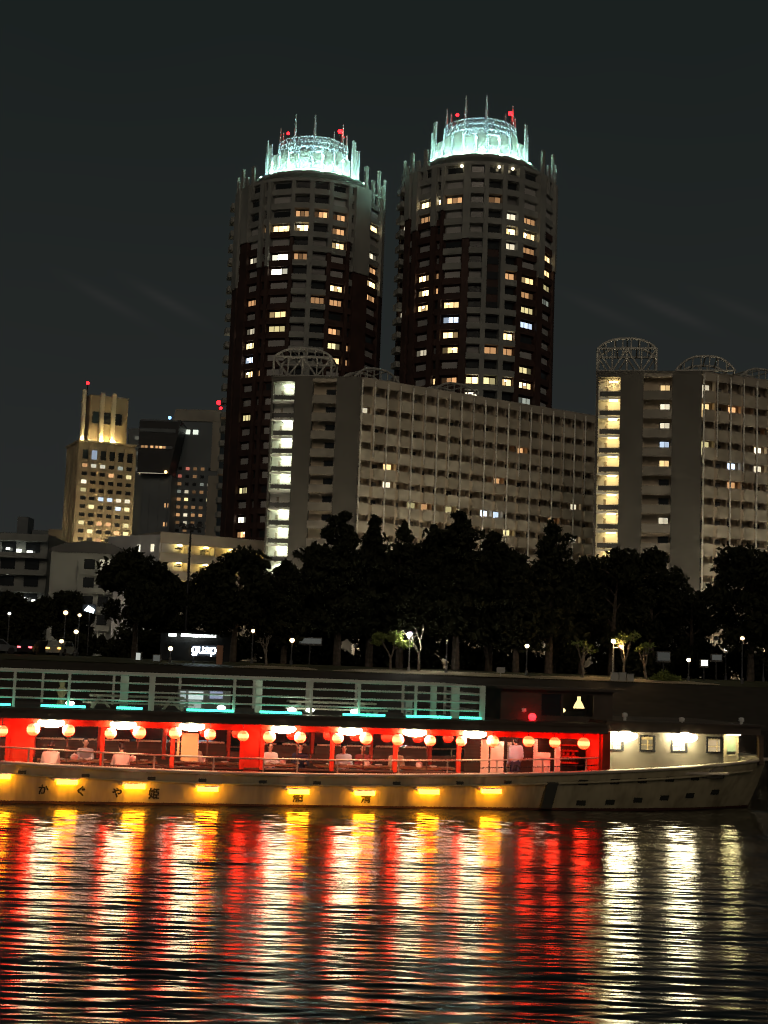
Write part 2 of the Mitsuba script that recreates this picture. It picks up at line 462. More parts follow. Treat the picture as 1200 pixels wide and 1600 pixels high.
    for q in range(26):
        a = axis + q * 360 / 26 + 4
        rel = (a + 180) % 360 - 180
        tall = 58 < abs(rel) < 122
        hgt = (9.8, 8.2, 9.2, 7.4)[q % 4] if tall else 5.3 + .5 * ((q * 7) % 3 - 1)
        wd = .98 if not tall else .72
        fr = Frame(*at(rp, a), z1, a)
        part(key, 'crown_fin' if tall else 'crown_panel', MB().box(-wd, wd, -.14, .14, 0, hgt), M_CROWN, fr)
    for q in range(20):
        a = axis + q * 18 + 9
        fr = Frame(*at(rp + 2.2, a), z1, a)
        part(key, 'uplight', MB().box(-.30, .30, -.16, .16, .02, .30), M_BLACKM, fr, emit((135, 260, 200), 4))
    rd = .445 * R
    part(key, 'drum', MB().lathe([(rd - .15, z1), (rd - .15, z1 + 9.5), (.2, z1 + 9.6)], (cx, cy, 0), 48), M_CROWN)
    for q in range(28):
        a = axis + q * 360 / 28
        fr = Frame(*at(rd, a), z1, a)
        part(key, 'drum_rib', MB().box(-.11, .11, -.22, .14, 0, 9.7), M_CROWN, fr)
    for zz in (6.2, 7.3, 8.4, 9.5):
        t = np.linspace(0, 2 * np.pi, 49)
        part(key, 'drum_ring', MB().tube(np.stack([cx + (rd + .32) * np.cos(t), cy + (rd + .32) * np.sin(t), 0 * t + z1 + zz], -1), .13, 5), M_CROWN)
    for q in range(12):
        a = axis + q * 30 + 15
        fr = Frame(*at(rp - 1.0, a), z1 + 4.6, a)
        part(key, 'drum_light', MB().box(-.25, .25, -.15, .15, 0, .2), M_BLACKM, fr, emit((110, 205, 220), 3))
    for q, a in enumerate((-78, -62, -31, 3, 38, 60, 80, 130, 180, 230)):
        hgt = (13.4, 11.6, 14.6, 14.4, 11.4, 14.0, 12.4, 13, 13, 13)[q]
        p = at(rd + .1, axis * .4 + a)
        part(key, 'spike', MB().tube([[p[0], p[1], z1], [p[0], p[1], z1 + hgt * .75], [p[0], p[1], z1 + hgt]], [.34, .3, .12], 6), M_CROWN)
    for a, hh, r in ((-48, 10.7, .36), (52, 11.8, .48), (62, 11.0, .3)):
        p = at(rd, axis * .4 + a)
        b = part(key, 'beacon', MB().tube([[p[0], p[1], z1 + 9.4], [p[0], p[1], z1 + hh]], .12), M_BLACKM)
        part(b, 'lens', MB().ball((p[0], p[1], z1 + hh + r * .5), r), M_BLACKM, WORLD, emit((12, .07, .11), .5))
    return key


RB = [(-80, 5, 'e'), (-66, 2, 'n'), (-52.5, 6.5, 'w'), (-40, 1.8, 'n'), (-29, 7, 'w'), (-12.5, 4.5, 'g'), (0, 4.7, 'g'), (12.5, 4.5, 'g'), (29, 7.5, 'w'), (52, 9, 'w'), (70, 3, 'n')]
LB = [(-80, 5, 'e'), (-63, 2, 'n'), (-46, 6, 'w'), (-35, 1.8, 'n'), (-22.5, 8, 'w'), (-6.7, 5.2, 'g'), (7.2, 5.2, 'g'), (21.5, 6, 'w'), (32, 1.8, 'n'), (57, 8.5, 'w'), (75, 4, 'n')]
LITR = {(2, 30): ('Y', 3), (2, 29): ('o', 0.5), (3, 30): ('Y', 3), (4, 30): ('o', 1), (0, 29): ('w', 0.7), (7, 29): ('w', 1.2), (8, 29): ('o', 0.6), (7, 28): ('Y', 2.5), (8, 28): ('Y', 2.5), (7, 27): ('w', 1), (8, 27): ('o', 0.5), (9, 27): ('Y', 1.5), (9, 26): ('Y', 1.3), (9, 25): ('y', 0.5), (9, 24): ('g', 0.5), (2, 25): ('Y', 2.5), (3, 25): ('o', 0.6), (2, 24): ('Y', 4), (3, 24): ('o', 0.8), (2, 23): ('Y', 1.5), (1, 23): ('o', 0.6), (0, 23): ('w', 0.8), (4, 23): ('Y', 1.5), (4, 22): ('b', 1.5), (7, 25): ('o', 0.8), (8, 25): ('Y', 1.2), (8, 24): ('o', 0.4), (8, 23): ('y', 0.9), (8, 22): ('b', 1.2), (7, 21): ('Y', 2.5), (4, 21): ('Y', 2), (4, 20): ('Y', 1.5), (2, 20): ('w', 0.5), (6, 20): ('o', 0.6), (7, 20): ('o', 0.6), (10, 21): ('w', 0.9), (10, 20): ('Y', 1), (8, 19): ('y', 0.7), (8, 18): ('Y', 1.7), (4, 18): ('o', 0.6), (5, 18): ('Y', 3), (6, 18): ('y', 1), (7, 18): ('Y', 1.5), (3, 18): ('Y', 2), (5, 17): ('w', 2), (6, 30): ('o', 0.25), (8, 17): ('g', 0.5)}
LITL = {(4, 29): ('Y', 2.5), (5, 29): ('Y', 3), (3, 29): ('o', 0.3), (5, 30): ('o', 0.5), (6, 30): ('o', 1), (7, 30): ('o', 0.7), (7, 29): ('o', 0.8), (7, 28): ('Y', 1.5), (9, 30): ('Y', 3), (9, 28): ('w', 1), (9, 27): ('o', 0.6), (9, 26): ('Y', 2.5), (9, 25): ('o', 0.7), (2, 27): ('w', 0.7), (4, 27): ('W', 4), (4, 26): ('W', 4), (5, 27): ('o', 0.4), (7, 25): ('Y', 2), (6, 24): ('o', 0.4), (7, 24): ('o', 0.7), (2, 24): ('o', 0.7), (4, 23): ('Y', 1.2), (2, 22): ('w', 0.5), (7, 22): ('o', 0.8), (2, 21): ('y', 2), (2, 20): ('b', 2), (0, 22): ('w', 1), (4, 22): ('y', 0.8), (7, 21): ('y', 1), (2, 19): ('Y', 2), (2, 16): ('y', 0.9), (3, 19): ('o', 0.4), (2, 11): ('y', 0.8), (2, 9): ('W', 1.5), (2, 8): ('o', 1.5), (7, 20): ('Y', 1), (8, 21): ('o', 0.5), (8, 20): ('o', 0.5), (8, 19): ('o', 0.5), (1, 22): ('w', 1), (0, 16): ('o', 0.8), (0, 12): ('o', 0.5)}
tower('round brown tower with floodlit crown, the one farther from the stone tower', 17.2, 285, 16.2, 8.5, 3.02, 33, RB, LITR, 'right')
tower('round brown tower with floodlit crown rising behind the lit open stairwell', -18.6, 302, 16.5, 4, 3.06, 33, LB, LITL, 'left')

# ------------------------------------------------------------------ the two balcony slabs


def truss(mb, x0, x1, y0, y1, z, h, arch=1.5, bays=3):
    """A roof frame: bays of V bracing under a low flattened arch (bays = 0: the arch alone on a sill)."""
    r = .2
    b = z + (h if bays else .3)
    for y in (y0, y1):
        mb.tube([[x0, y, b], [x1, y, b]], r)
        if bays:
            mb.tube([[x0, y, z + .1], [x1, y, z + .1]], r)
            xs = np.linspace(x0, x1, bays + 1)
            for p in xs:
                mb.tube([[p, y, z], [p, y, b]], r)
            for p, q in zip(xs[:-1], xs[1:]):
                m = (p + q) / 2
                mb.tube([[p, y, b], [m, y, z]], r * .75).tube([[m, y, z], [q, y, b]], r * .75).tube([[m, y, z], [m, y, b]], r * .6)
        u = np.linspace(-1, 1, 21)
        mb.tube(np.stack([(x0 + x1) / 2 + (x1 - x0) / 2 * u, 0 * u + y, b + arch * (1 - np.abs(u) ** 2.8)], -1), r)
        for p in np.linspace(-1, 1, 8)[1:-1]:
            c = (x0 + x1) / 2 + (x1 - x0) / 2 * p
            mb.tube([[c, y, b], [c, y, b + arch * (1 - abs(p) ** 2.8)]], r * .55)
    for x in np.linspace(x0, x1, 4):
        mb.tube([[x, y0, b], [x, y1, b]], r * .7)
    for p in np.linspace(-.8, .8, 5):
        c, zz = (x0 + x1) / 2 + (x1 - x0) / 2 * p, b + arch * (1 - abs(p) ** 2.8)
        mb.tube([[c, y0, zz], [c, y1, zz]], r * .6)
    return mb


def balcony_slab(label, Lf, We, fe, ff, nb, stair, bal, lit, dark_landings, stair_tone, litbal, trusses, ztop=51.0, fh=2.975):
    """fe: frame of the end block (x along its front), ff: frame of the long wing, starting at the shared corner."""
    key = thing('apartment_slab', label, 'apartment block', 'long slabs of flats with balconies')
    zb = 3.4
    nf = 16
    # end block: solid pieces beside two open columns
    D = 11.0
    for x0, x1 in ((0, stair[0]), (stair[1], bal[0]), (bal[1], We)):
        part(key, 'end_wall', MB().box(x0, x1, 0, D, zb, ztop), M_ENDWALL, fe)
    part(key, 'recess_wall', MB().box(bal[0], bal[1], 1.5, D, zb, ztop), M_RECESS, fe)
    part(key, 'stair_wall', MB().box(stair[0], stair[1], 1.7, D, zb, ztop), M_STAIR, fe)
    part(key, 'roof_cap', MB().box(-.1, We - .02, -.1, D, ztop, ztop + .35), M_ENDWALL, fe)
    part(key, 'lintel', MB().box(stair[0], stair[1], .02, 1.7, ztop - .6, ztop - .01), M_ENDWALL, fe)
    part(key, 'lintel', MB().box(bal[0], bal[1], .02, 1.5, ztop - .55, ztop - .01), M_BEIGE, fe)
    for i in range(1, 14):
        z = ztop - .9 - fh * i                 # landing floor level
        part(key, 'landing', MB().box(stair[0], stair[1], .05, 1.7, z - .28, z), M_STAIR, fe)
        part(key, 'landing_front', MB().box(stair[0] + .25, stair[1], .10, .2, z + .22, z + .95), M_GREYDK, fe)
        if i <= 12:
            part(key, 'handrail', MB().box(stair[0], stair[1], .08, .14, z + 1.0, z + 1.06), M_METAL, fe)
            part(key, 'stair_door', MB().box(stair[0] + 1.1, stair[0] + 1.5, 1.62, 1.69, z + .02, z + 2.0), M_BEIGE, fe)
        if i - 1 not in dark_landings and i <= 11:
            lamp = part(key, 'landing_lamp', MB().box(stair[1] - 1.7, stair[1] - .45, .5, .72, z + 2.48, z + 2.62), M_WHITEP, fe, emit([2.2 * q for q in stair_tone], .8))
        part(key, 'balcony_front', MB().box(bal[0] + .02, bal[1] - .02, -.06, .08, z - .3, z + 1.12), M_PANELD, fe)
        c = litbal.get(i - 1)
        win = MB().box(bal[1] - 1.75, bal[1] - .35, 1.42, 1.49, z + .75, z + 2.2)
        wk = part(key, 'window', MB().box(bal[1] - 1.85, bal[1] - .25, 1.45, 1.498, z + .66, z + 2.29), M_FRAME, fe)
        if c:
            for a, b, q in ((-1.75, -1.08, 1.0), (-1.02, -.35, .75)):
                part(wk, 'pane', MB().box(bal[1] + a, bal[1] + b, 1.41, 1.44, z + .75, z + 2.2), M_GLASS, fe, glow(c[0], c[1] * q))
        else:
            part(wk, 'pane', win, M_GLASS, fe)
    # long wing
    bw = Lf / nb
    part(key, 'wing_body', MB().box(.02, Lf, 1.4, 10, zb, ztop - .1), M_RECESS, ff)
    part(key, 'wing_parapet', MB().box(.02, Lf, .0, 10.1, ztop - .1, ztop + .3).box(.02, Lf, -.12, .0, ztop - 1.1, ztop + .3), M_BEIGE, ff)
    part(key, 'wing_return', MB().box(Lf, Lf + .4, 0, 10, zb, ztop), M_BEIGE, ff)
    par = [shape(MB().box(.16 + sx, bw - .16 - tx, -.10, .02, -.34, 1.56), m, WORLD) for m in (M_PANEL, M_PANELB, M_PANELC) for sx, tx in ((0, .2), (.2, 0))]
    fr = MB().box(.34, 1.30, -.04, .06, .05, 2.08)
    big = shape(MB().box(.3, 2.1, -.04, .06, .05, 2.42), M_FRAME)
    wsh = shape(fr, M_FRAME)
    pane = [shape(MB().box(.38, 1.16, -.07, -.045, .15, 2.34), M_GLASS), shape(MB().box(1.24, 2.02, -.07, -.045, .15, 2.34), M_CURTGLASS)]
    lit_pane = shape(MB().box(.36, 2.04, -.07, -.045, .15, 2.34), M_GLASS)
    wide = [shape(MB().box(.40, 1.24, -.07, -.045, .15, 2.0), m) for m in (M_GLASS, M_CURTGLASS)]
    slabs, low_par, low_win = [], MB(), MB()
    for i in range(1, nf):
        z = ztop - .9 - fh * i
        if z < zb:
            break
        if i <= 12:
            part(key, 'floor_slab', MB().box(.02, Lf, .1, 1.4, z - .2, z).box(.02, Lf, .03, .1, z - .58, z + 1.1), M_RECESS, ff)
        for b in range(nb):
            if i <= 12:
                put(key, 'parapet', par[2 * int(RNG.choice(3, p=(.6, .25, .15) if i > 3 else (.1, .25, .65))) + b % 2], ff.tf(b * bw, 0, z - .32))
                s = lit.get((b, i))
                wk = put(key, 'window', big if s else wsh, ff.tf(b * bw + (.6 if b % 3 == 1 and not s else 0), 1.38, z))
                if s:
                    put(wk, 'pane', lit_pane, ff.tf(b * bw, 1.34, z), glow(s[0], s[1] * 1.3))
                else:
                    put(wk, 'pane', wide[int(RNG.random() < .6)], ff.tf(b * bw + (.6 if b % 3 == 1 else 0), 1.38, z))
            else:
                low_par.box(b * bw + .16, b * bw + bw - .16, -.10, .02, z - .32, z + 1.4)
                low_win.box(b * bw + .3, b * bw + 2.1, 1.3, 1.38, z + .05, z + 2.1)
    part(key, 'lower_parapets', low_par, M_PANEL, ff, stuff=True)
    part(key, 'lower_windows', low_win, M_GLASS, ff, stuff=True)
    for b in range(nb + 1):
        if b % 2 == 0:
            part(key, 'pole', MB().tube([[b * bw, -.34, zb], [b * bw, -.34, ztop - .2]], .15, 6), M_POLE, ff)
            part(key, 'party_wall', MB().box(b * bw - .09, b * bw + .09, .5, 1.4, zb, ztop - .1), M_RECESS, ff)
        else:
            part(key, 'divider', MB().box(b * bw - .14, b * bw + .14, .25, .9, zb, ztop - .1), M_RECESS, ff)
            part(key, 'pole', MB().tube([[b * bw, -.34, ztop - fh * 4 - (b % 4)], [b * bw, -.34, ztop - .2]], .11, 6), M_POLE, ff)
    for fr_, args in trusses:
        part(key, 'roof_truss', truss(MB(), *args), M_METAL, fr_)
    return key


FE1, FF1 = Frame(-19.4, 229.8, 0, -6.1), Frame(-4.45, 228.1, 0, 32.5)
LIT1 = {(2, 5): ('Y', 1.0), (2, 6): ('w', .9), (10, 7): ('b', 1.6), (11, 7): ('b', .7), (12, 8): ('y', .8), (5, 7): ('o', .4), (0, 2): ('w', .5), (18, 8): ('w', 1.0), (13, 3): ('o', .7), (18, 6): ('w', .6), (11, 5): ('o', .5), (16, 7): ('o', .4), (4, 7): ('y', .3), (7, 7): ('y', .35)}
balcony_slab('long slab of flats with roof trusses in front of the twin towers, white lit open stairwell', 50.5, 14.95, FE1, FF1, 20, (.3, 3.9), (6.9, 10.9), LIT1, {1, 6}, (17, 19, 13), {},
             [(FE1, (.1, 9.8, .6, 7, 51.35, 3.3, 1.5, 2)), (FF1, (.2, 9.6, 3, 8, 51.3, .1, 2.2, 0)), (FF1, (16.5, 26.5, 3, 8, 51.3, .1, 2.0, 0))])
FE2, FF2 = Frame(32.5, 217.0, 0, -9.9), Frame(48.6, 214.2, 0, 22.7)
LIT2 = {(2, 2): ('o', .8), (0, 2): ('Y', .8), (0, 4): ('y', .5), (4, 4): ('w', 1.1), (2, 5): ('b', 1.2), (4, 5): ('w', .7), (2, 6): ('o', .5), (6, 6): ('Y', 1.2), (0, 1): ('w', .5), (5, 3): ('o', .4), (7, 8): ('y', .8)}
balcony_slab('long slab of flats at the frame edge with an amber lit open stairwell', 45.0, 16.2, FE2, FF2, 18, (.35, 3.75), (7.3, 11.7), LIT2, set(), (13, 9.2, 3.6),
             {0: ('Y', .9), 1: ('w', 1.2), 2: ('w', .95), 3: ('b', .8), 4: ('Y', 1.1), 7: ('w', .75)},
             [(FE2, (.1, 9.2, .6, 7, 51.35, 3.7, 1.6, 2)), (FE2, (12.2, 21.2, 1, 8, 51.3, .1, 2.3, 0)), (FF2, (9, 18, 3, 8, 51.3, .1, 2.1, 0))])

# ------------------------------------------------------------------ towers and low buildings on the far side of the park
key = thing('stepped_tower', 'warm floodlit stone tower with stepped top and two uplit pilasters', 'tower')
f = Frame(-98.9, 450, 0, 25)
part(key, 'wall', MB().box(0, 18.2, .5, 19, 3, 72.7), M_STONE, f)
part(key, 'corner_pier', MB().box(-.35, 1.0, .2, 2.0, 3, 72.9), M_STONE, f)
part(key, 'side_pier', MB().box(-.5, .2, 6, 8.5, 3, 72.0).box(-.5, .2, 13, 15.5, 3, 70), M_STONE, f)
for c in range(7):
    x = .55 + c * 2.93
    part(key, 'pilaster', MB().box(x - .5, x + .5, -.05, .6, 3, 71.6), M_STONE, f)
LITD = {(0, 3): 'w', (0, 4): 'y', (1, 6): 'y', (0, 8): 'y', (1, 9): 'y', (3, 5): 'b', (2, 5): 'b', (4, 5): 'w', (4, 6): 'b', (5, 6): 'y', (5, 8): 'y', (5, 2): 'y', (2, 8): 'o', (3, 8): 'o', (5, 9): 'y', (2, 10): 'o', (0, 1): 'o', (1, 1): 'W', (2, 1): 'W', (4, 9): 'o', (3, 2): 'o', (5, 5): 'w', (4, 1): 'g'}
for c in range(6):
    x = .55 + c * 2.93 + 1.46
    for r in range(15):
        z = 64.6 - r * 2.66
        part(key, 'spandrel', MB().box(x - 1.0, x + 1.0, .1, .52, z - 1.5, z - .15), M_STONE, f)
        s = LITD.get((c, r + 1))
        part(key, 'window', MB().box(x - .85, x + .85, .42, .49, z - .12, z + 1.1), M_GLASS, f, glow(s, .55 + .35 * ((c * 3 + r) % 3)) if s else None)
    part(key, 'window', MB().box(x - .9, x + .9, .40, .49, 67.2, 70.2), M_GLASS, f, glow('b', .35) if c == 1 else None)
part(key, 'upper_block', MB().box(3.0, 15.6, 2.0, 15, 72.7, 88.2).box(2.8, 15.8, 1.8, 15.2, 88.2, 88.7), M_STONE, f)
part(key, 'cornice', MB().box(-.5, 18.6, -.3, 19.2, 72.7, 73.3), M_STONE, f)
for x in (5.0, 8.8, 12.6):
    part(key, 'crown_window', MB().box(x - 1.1, x + 1.1, 1.93, 2.05, 79.4, 83.2), M_GLASS, f)
for x in (6.9, 10.7):
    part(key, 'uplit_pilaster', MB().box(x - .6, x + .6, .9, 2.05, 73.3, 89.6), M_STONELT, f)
    part(key, 'uplight', MB().box(x - .35, x + .35, -.25, .1, 73.35, 73.6), M_BLACKM, f, emit((420, 320, 125), 1.5))
part(key, 'side_mast', MB().box(.3, 1.5, 1.5, 2.6, 73.3, 90.0), M_STONELT, f)
part(key, 'uplight', MB().box(.5, 1.2, .95, 1.3, 73.35, 73.6), M_BLACKM, f, emit((240, 195, 95), .8))
part(key, 'uplight', MB().box(3.2, 3.5, .8, 1.1, 73.35, 73.65), M_BLACKM, f, emit((9, 8, 5), .3))
part(key, 'beacon', MB().ball((2.0, 3, 92.5), .55), M_BLACKM, f, emit((12, .07, .10), .4))
for x in (1.5, 6.5, 11.5, 16.5):
    part(key, 'base_floodlight', MB().box(x - .5, x + .5, -13.4, -13.0, 20.0, 20.5), M_BLACKM, f, emit((1500, 1220, 700), 3))
part(key, 'forecourt', MB().box(-1, 19, -16, -.2, 3, 20.0), M_STONE, f)
part(key, 'base_floodlight', MB().box(-11.4, -11, 5, 6, 20, 20.5), M_BLACKM, f, emit((1500, 1220, 700), 2))
part(key, 'beacon_mast', MB().tube([[2.0, 3, 88], [2.0, 3, 92.2]], .15), M_BLACKM, f)

key = thing('glazed_tower', 'slim dark tower with an overhanging black glazed top block', 'tower')
part(key, 'shaft', MB().box(-73.6, -64.2, 420, 436, 3, 58.8), M_SLATE)
for x in (-73.0, -70.8, -68.0, -65.2):
    part(key, 'mullion', MB().box(x - .25, x + .25, 419.6, 420.1, 3, 58.6), M_SLATE)
part(key, 'top_block', MB().front([(-74.2, 58.8), (-64.8, 58.8), (-61.9, 75.2), (-74.3, 74.8)], 417.5, 436), M_DARK)
for z, h in ((71.3, 1.1), (66.3, .9), (74.6, .5)):
    part(key, 'floor_band', MB().box(-74.0, -62.8 - (75 - z) * .15, 417.3, 417.6, z, z + h), M_SLATE)
for i, x in enumerate((-73.4, -72.3, -70.6, -69.1, -67.9, -66.9)):
    part(key, 'window', MB().box(x, x + .8, 417.1, 417.3, 66.45, 67.1), M_GLASS, WORLD, glow('o', (.4, .5, .9, .7, 1.5, .5)[i]))
part(key, 'edge_light', MB().box(-74, -66, 417.2, 417.4, 58.75, 58.95), M_GLASS, WORLD, glow('w', .35))
part(key, 'corner_lamp', MB().ball((-65.6, 417.0, 59.3), .45), M_GLASS, WORLD, emit((5, 3, 1), .05))
part(key, 'roof_lamp', MB().ball((-65.4, 417.8, 75.9), .5), M_GLASS, WORLD, emit((.7, 1.6, 3.5), .05))
for x, z in ((-65.3, 49.0), (-65.4, 43.3)):
    part(key, 'window', MB().box(x - .6, x + .5, 419.8, 420.0, z, z + 1.2), M_GLASS, WORLD, glow('o', .8))

key = thing('office_tower', 'grey tower with sloping side, pale top band and red rooftop lights', 'tower')
part(key, 'wall', MB().front([(-72, 3), (-51.6, 3), (-51.6, 77.4), (-66.4, 77.2)], 431, 450), M_SLATE)
part(key, 'top_band', MB().front([(-66.4, 77.2), (-51.6, 77.4), (-51.5, 81.0), (-65.6, 80.9)], 430.6, 450), M_BEIGE)
part(key, 'side_band', MB().box(-54.0, -51.45, 430.7, 431.0, 62, 77.3).box(-54.6, -51.4, 430.7, 431, 3, 60.5), M_BEIGE)
LITG = {(0, 0): ('r', .5), (2, 0): ('r', .6), (2, 3): ('w', .6), (1, 4): ('o', .4), (2, 4): ('Y', 1.4), (5, 4): ('y', 1.2), (1, 6): ('o', .6), (2, 6): ('w', 1.0), (3, 6): ('o', .4), (0, 5): ('y', 1.5), (2, 7): ('w', .5), (0, 8): ('y', 1.3), (0, 9): ('o', 1.4), (0, 10): ('w', 1.3), (1, 9): ('r', .5), (1, 10): ('o', .5), (2, 10): ('Y', 1.2), (4, 10): ('o', .5), (5, 2): ('w', .3), (4, 2): ('g', .3), (1, 1): ('r', .4), (4, 6): ('o', .5), (1, 3): ('g', .3)}
for c in range(6):
    for r in range(13):
        x, z = -66.2 + c * 2.3 - (1.2 if c == 0 else 0), 62.0 - r * 2.4
        s = LITG.get((c, r))
        part(key, 'window', MB().box(x, x + (1.6 if c == 0 else 1.1), 430.75, 431.05, z, z + .9), M_GLASS, WORLD, glow(*s) if s else glow('o', .06 + .22 * RNG.random()) if RNG.random() < .4 else None)
for x in (-62.5, -60.0):
    part(key, 'window', MB().box(x, x + 1.6, 430.8, 431.05, 73.2, 74.6), M_GLASS, WORLD, glow('g', 1.6))
for x, z, r in ((-52.6, 83.6, .75), (-51.9, 81.9, .45)):
    b = part(key, 'beacon_mast', MB().tube([[x, 432, 80.5], [x, 432, z]], .15), M_BLACKM)
    part(b, 'beacon', MB().ball((x, 432, z), r), M_BLACKM, WORLD, emit((10, .06, .1), .3))

key = thing('distant_block', 'faint slate block squeezed between the stone tower and the glazed tower', 'building')
part(key, 'wall', MB().box(-91, -82.0, 490, 505, 3, 84), M_SLATE)
for z in (80, 74.5, 69):
    part(key, 'window_band', MB().box(-88.5, -83, 489.6, 490.05, z, z + 1.3), M_CURTGLASS, WORLD, glow('g', .10))
key = thing('distant_block', 'low dark block on the skyline at the frame edge', 'building')
part(key, 'wall', MB().box(-190, -155.5, 600, 640, 3, 55), M_SLATE)
part(key, 'roof_hut', MB().box(-180, -172, 605, 620, 55, 60), M_SLATE)
key = thing('distant_block', 'narrow dark tower on the skyline beside the low dark block', 'building')
part(key, 'wall', MB().box(-154, -149.5, 590, 600, 3, 61), M_SLATE)
part(key, 'wall', MB().box(-148.8, -141, 595, 604, 3, 56), M_SLATE)
key = thing('distant_block', 'small beige block just beside the stone tower, one lamp at its foot', 'building')
part(key, 'wall', MB().box(-124, -118.0, 520, 535, 3, 50), M_STONE)
part(key, 'window', MB().box(-122.5, -121, 519.7, 520.02, 46.6, 47.4), M_GLASS)
part(key, 'foot_lamp', MB().ball((-123.5, 517, 42.4), .7), M_GLASS, WORLD, emit((4, 3, 2), .1))

# low pale buildings behind the park
key = thing('low_building', 'grey green low building at the frame edge with white gallery lamps', 'building')
part(key, 'wall', MB().box(-110, -61.2, 257, 275, 3, 25.8), M_PALE)
for i in range(6):
    z = 24.6 - i * 3.1
    part(key, 'floor_band', MB().box(-110, -61.0, 255.6, 257, z - .2, z + .75), M_PALE)
    for x in range(8):
        part(key, 'window', MB().box(-96 + x * 4.4, -93.4 + x * 4.4, 256.85, 256.97, z - 2.2, z - .4), M_GLASS)
for x, z, k in ((-68.2, 22.9, .34), (-66.2, 22.6, .42), (-64.2, 22.3, .5), (-70.0, 23.1, .25), (-68.0, 18.3, .16), (-64.5, 13.9, .42), (-63.0, 13.6, .3), (-65.6, 14.2, .28), (-67.3, 11.4, .36), (-66.3, 11.2, .36)):
    part(key, 'gallery_lamp', MB().box(x - k, x + k, 255.8, 256.1, z - k * .7, z + k * .7), M_WHITEP, WORLD, emit((2.6, 2.7, 2.3), .3))

key = thing('low_building', 'plain walled low building with curved dark roof below the stone tower', 'building')
f = Frame(-55.6, 236, 0, 2)
part(key, 'wall', MB().box(0, 12.2, 0, 16, 3, 21.2), M_PALE, f)
part(key, 'roof', MB().front([(-.3, 21.2), (12.4, 21.2), (12.4, 21.9), (10, 22.9), (6, 23.3), (2, 22.6), (-.3, 21.7)], -.4, 16.2), M_GREYDK, f)
for i in range(4):
    z = 18.7 - i * 3.1
    part(key, 'balcony', MB().box(5.0, 10.6, -.9, .02, z - 1.2, z - .3), M_PALE, f)
    part(key, 'window', MB().box(5.6, 7.4, -.06, .02, z - .2, z + 1.5), M_GLASS, f)
    part(key, 'window', MB().box(8.2, 9.9, -.06, .02, z - .2, z + 1.5), M_GLASS, f, glow('w', .5) if i == 0 else None)
    part(key, 'drainpipe', MB().tube([[4.6, -.1, z - 1.9], [4.6, -.1, z + 1.2]], .08), M_PALE, f)
part(key, 'wall_lamp', MB().box(11.0, 11.3, -.3, -.1, 18.5, 19.3), M_WHITEP, f, emit((1.6, 1.5, 1.1), .1))
part(key, 'annexe', MB().box(10.9, 14, -1.5, 6, 3, 16.0), M_WHITE, f)

key = thing('gallery_building', 'corner building with blank white wall and amber lit access galleries', 'building')
fl, fg = Frame(-47, 240.4, 0, -36.9), Frame(-37, 232.9, 0, 33.0)
part(key, 'blank_wall', MB().box(0, 12.5, 0, 9, 3, 24.5), M_WHITE, fl)
for x, c in ((7.6, 'W'), (10.9, 'w')):
    part(key, 'wall_lamp', MB().box(x - .35, x + .35, -.12, .0, 21.7, 22.9), M_WHITEP, fl, glow(c, .9))
part(key, 'back_wall', MB().box(.05, 20.3, 1.7, 9, 3, 24.2), M_CREAM, fg)
part(key, 'roof_edge', MB().box(.02, 20.4, -.15, 9, 24.2, 25.0).box(.02, 20.4, -.2, .05, 23.1, 24.2), M_BEIGE, fg)
part(key, 'wall_lamp', MB().box(1.2, 2.2, 1.5, 1.68, 21.5, 22.6), M_WHITEP, fg, glow('w', 2.0))
for i in range(6):
    z = 20.6 - i * 2.95
    part(key, 'gallery_floor', MB().box(.05, 20.3, 0, 1.7, z - .2, z), M_BEIGE, fg)
    part(key, 'gallery_front', MB().box(.05, 20.3, -.12, .02, z - .55, z + 1.0), M_BEIGE, fg)
    for b in range(4):
        x = 3.6 + b * 4.9
        if i < 3:
            part(key, 'door', MB().box(x - .2, x + .7, 1.6, 1.69, z, z + 2.0), M_GREYDK, fg)
            part(key, 'lamp_bracket', MB().box(x + .35, x + .5, .6, 1.6, z + 2.1, z + 2.25).box(x - .4, x + .9, .7, .85, z + 1.75, z + 1.95), M_BLACKM, fg)
            if not (i == 2 and b > 1):
                part(key, 'gallery_lamp', MB().box(x + .1, x + .75, .55, 1.0, z + 2.3, z + 2.5), M_WHITEP, fg, emit((42, 31, 8.5), .8))
    for b in range(5):
        part(key, 'cross_wall', MB().box(.3 + b * 4.9, .5 + b * 4.9, .1, 1.7, z, z + 2.4), M_BEIGE, fg)

# ------------------------------------------------------------------ trees


def cards(rng, centres, radii, n, size):
    """n leaf sprays scattered through ellipsoidal clumps."""
    c = rng.integers(0, len(centres), n)
    d = rng.normal(size=(n, 3))
    d /= np.linalg.norm(d, axis=1, keepdims=True)
    p = centres[c] + d * radii[c] * (rng.random((n, 1)) ** .45)
    a = rng.normal(size=(n, 3))
    a /= np.linalg.norm(a, axis=1, keepdims=True)
    b = np.cross(a, rng.normal(size=(n, 3)))
    b /= np.linalg.norm(b, axis=1, keepdims=True)
    s = size * (.6 + .8 * rng.random((n, 1)))
    v = np.stack([p - a * s, p + b * s * .45, p + a * s, p - b * s * .45], 1).reshape(-1, 3)
    i = np.arange(n)[:, None] * 4
    return v, np.vstack([i + [0, 1, 2], i + [0, 2, 3]])


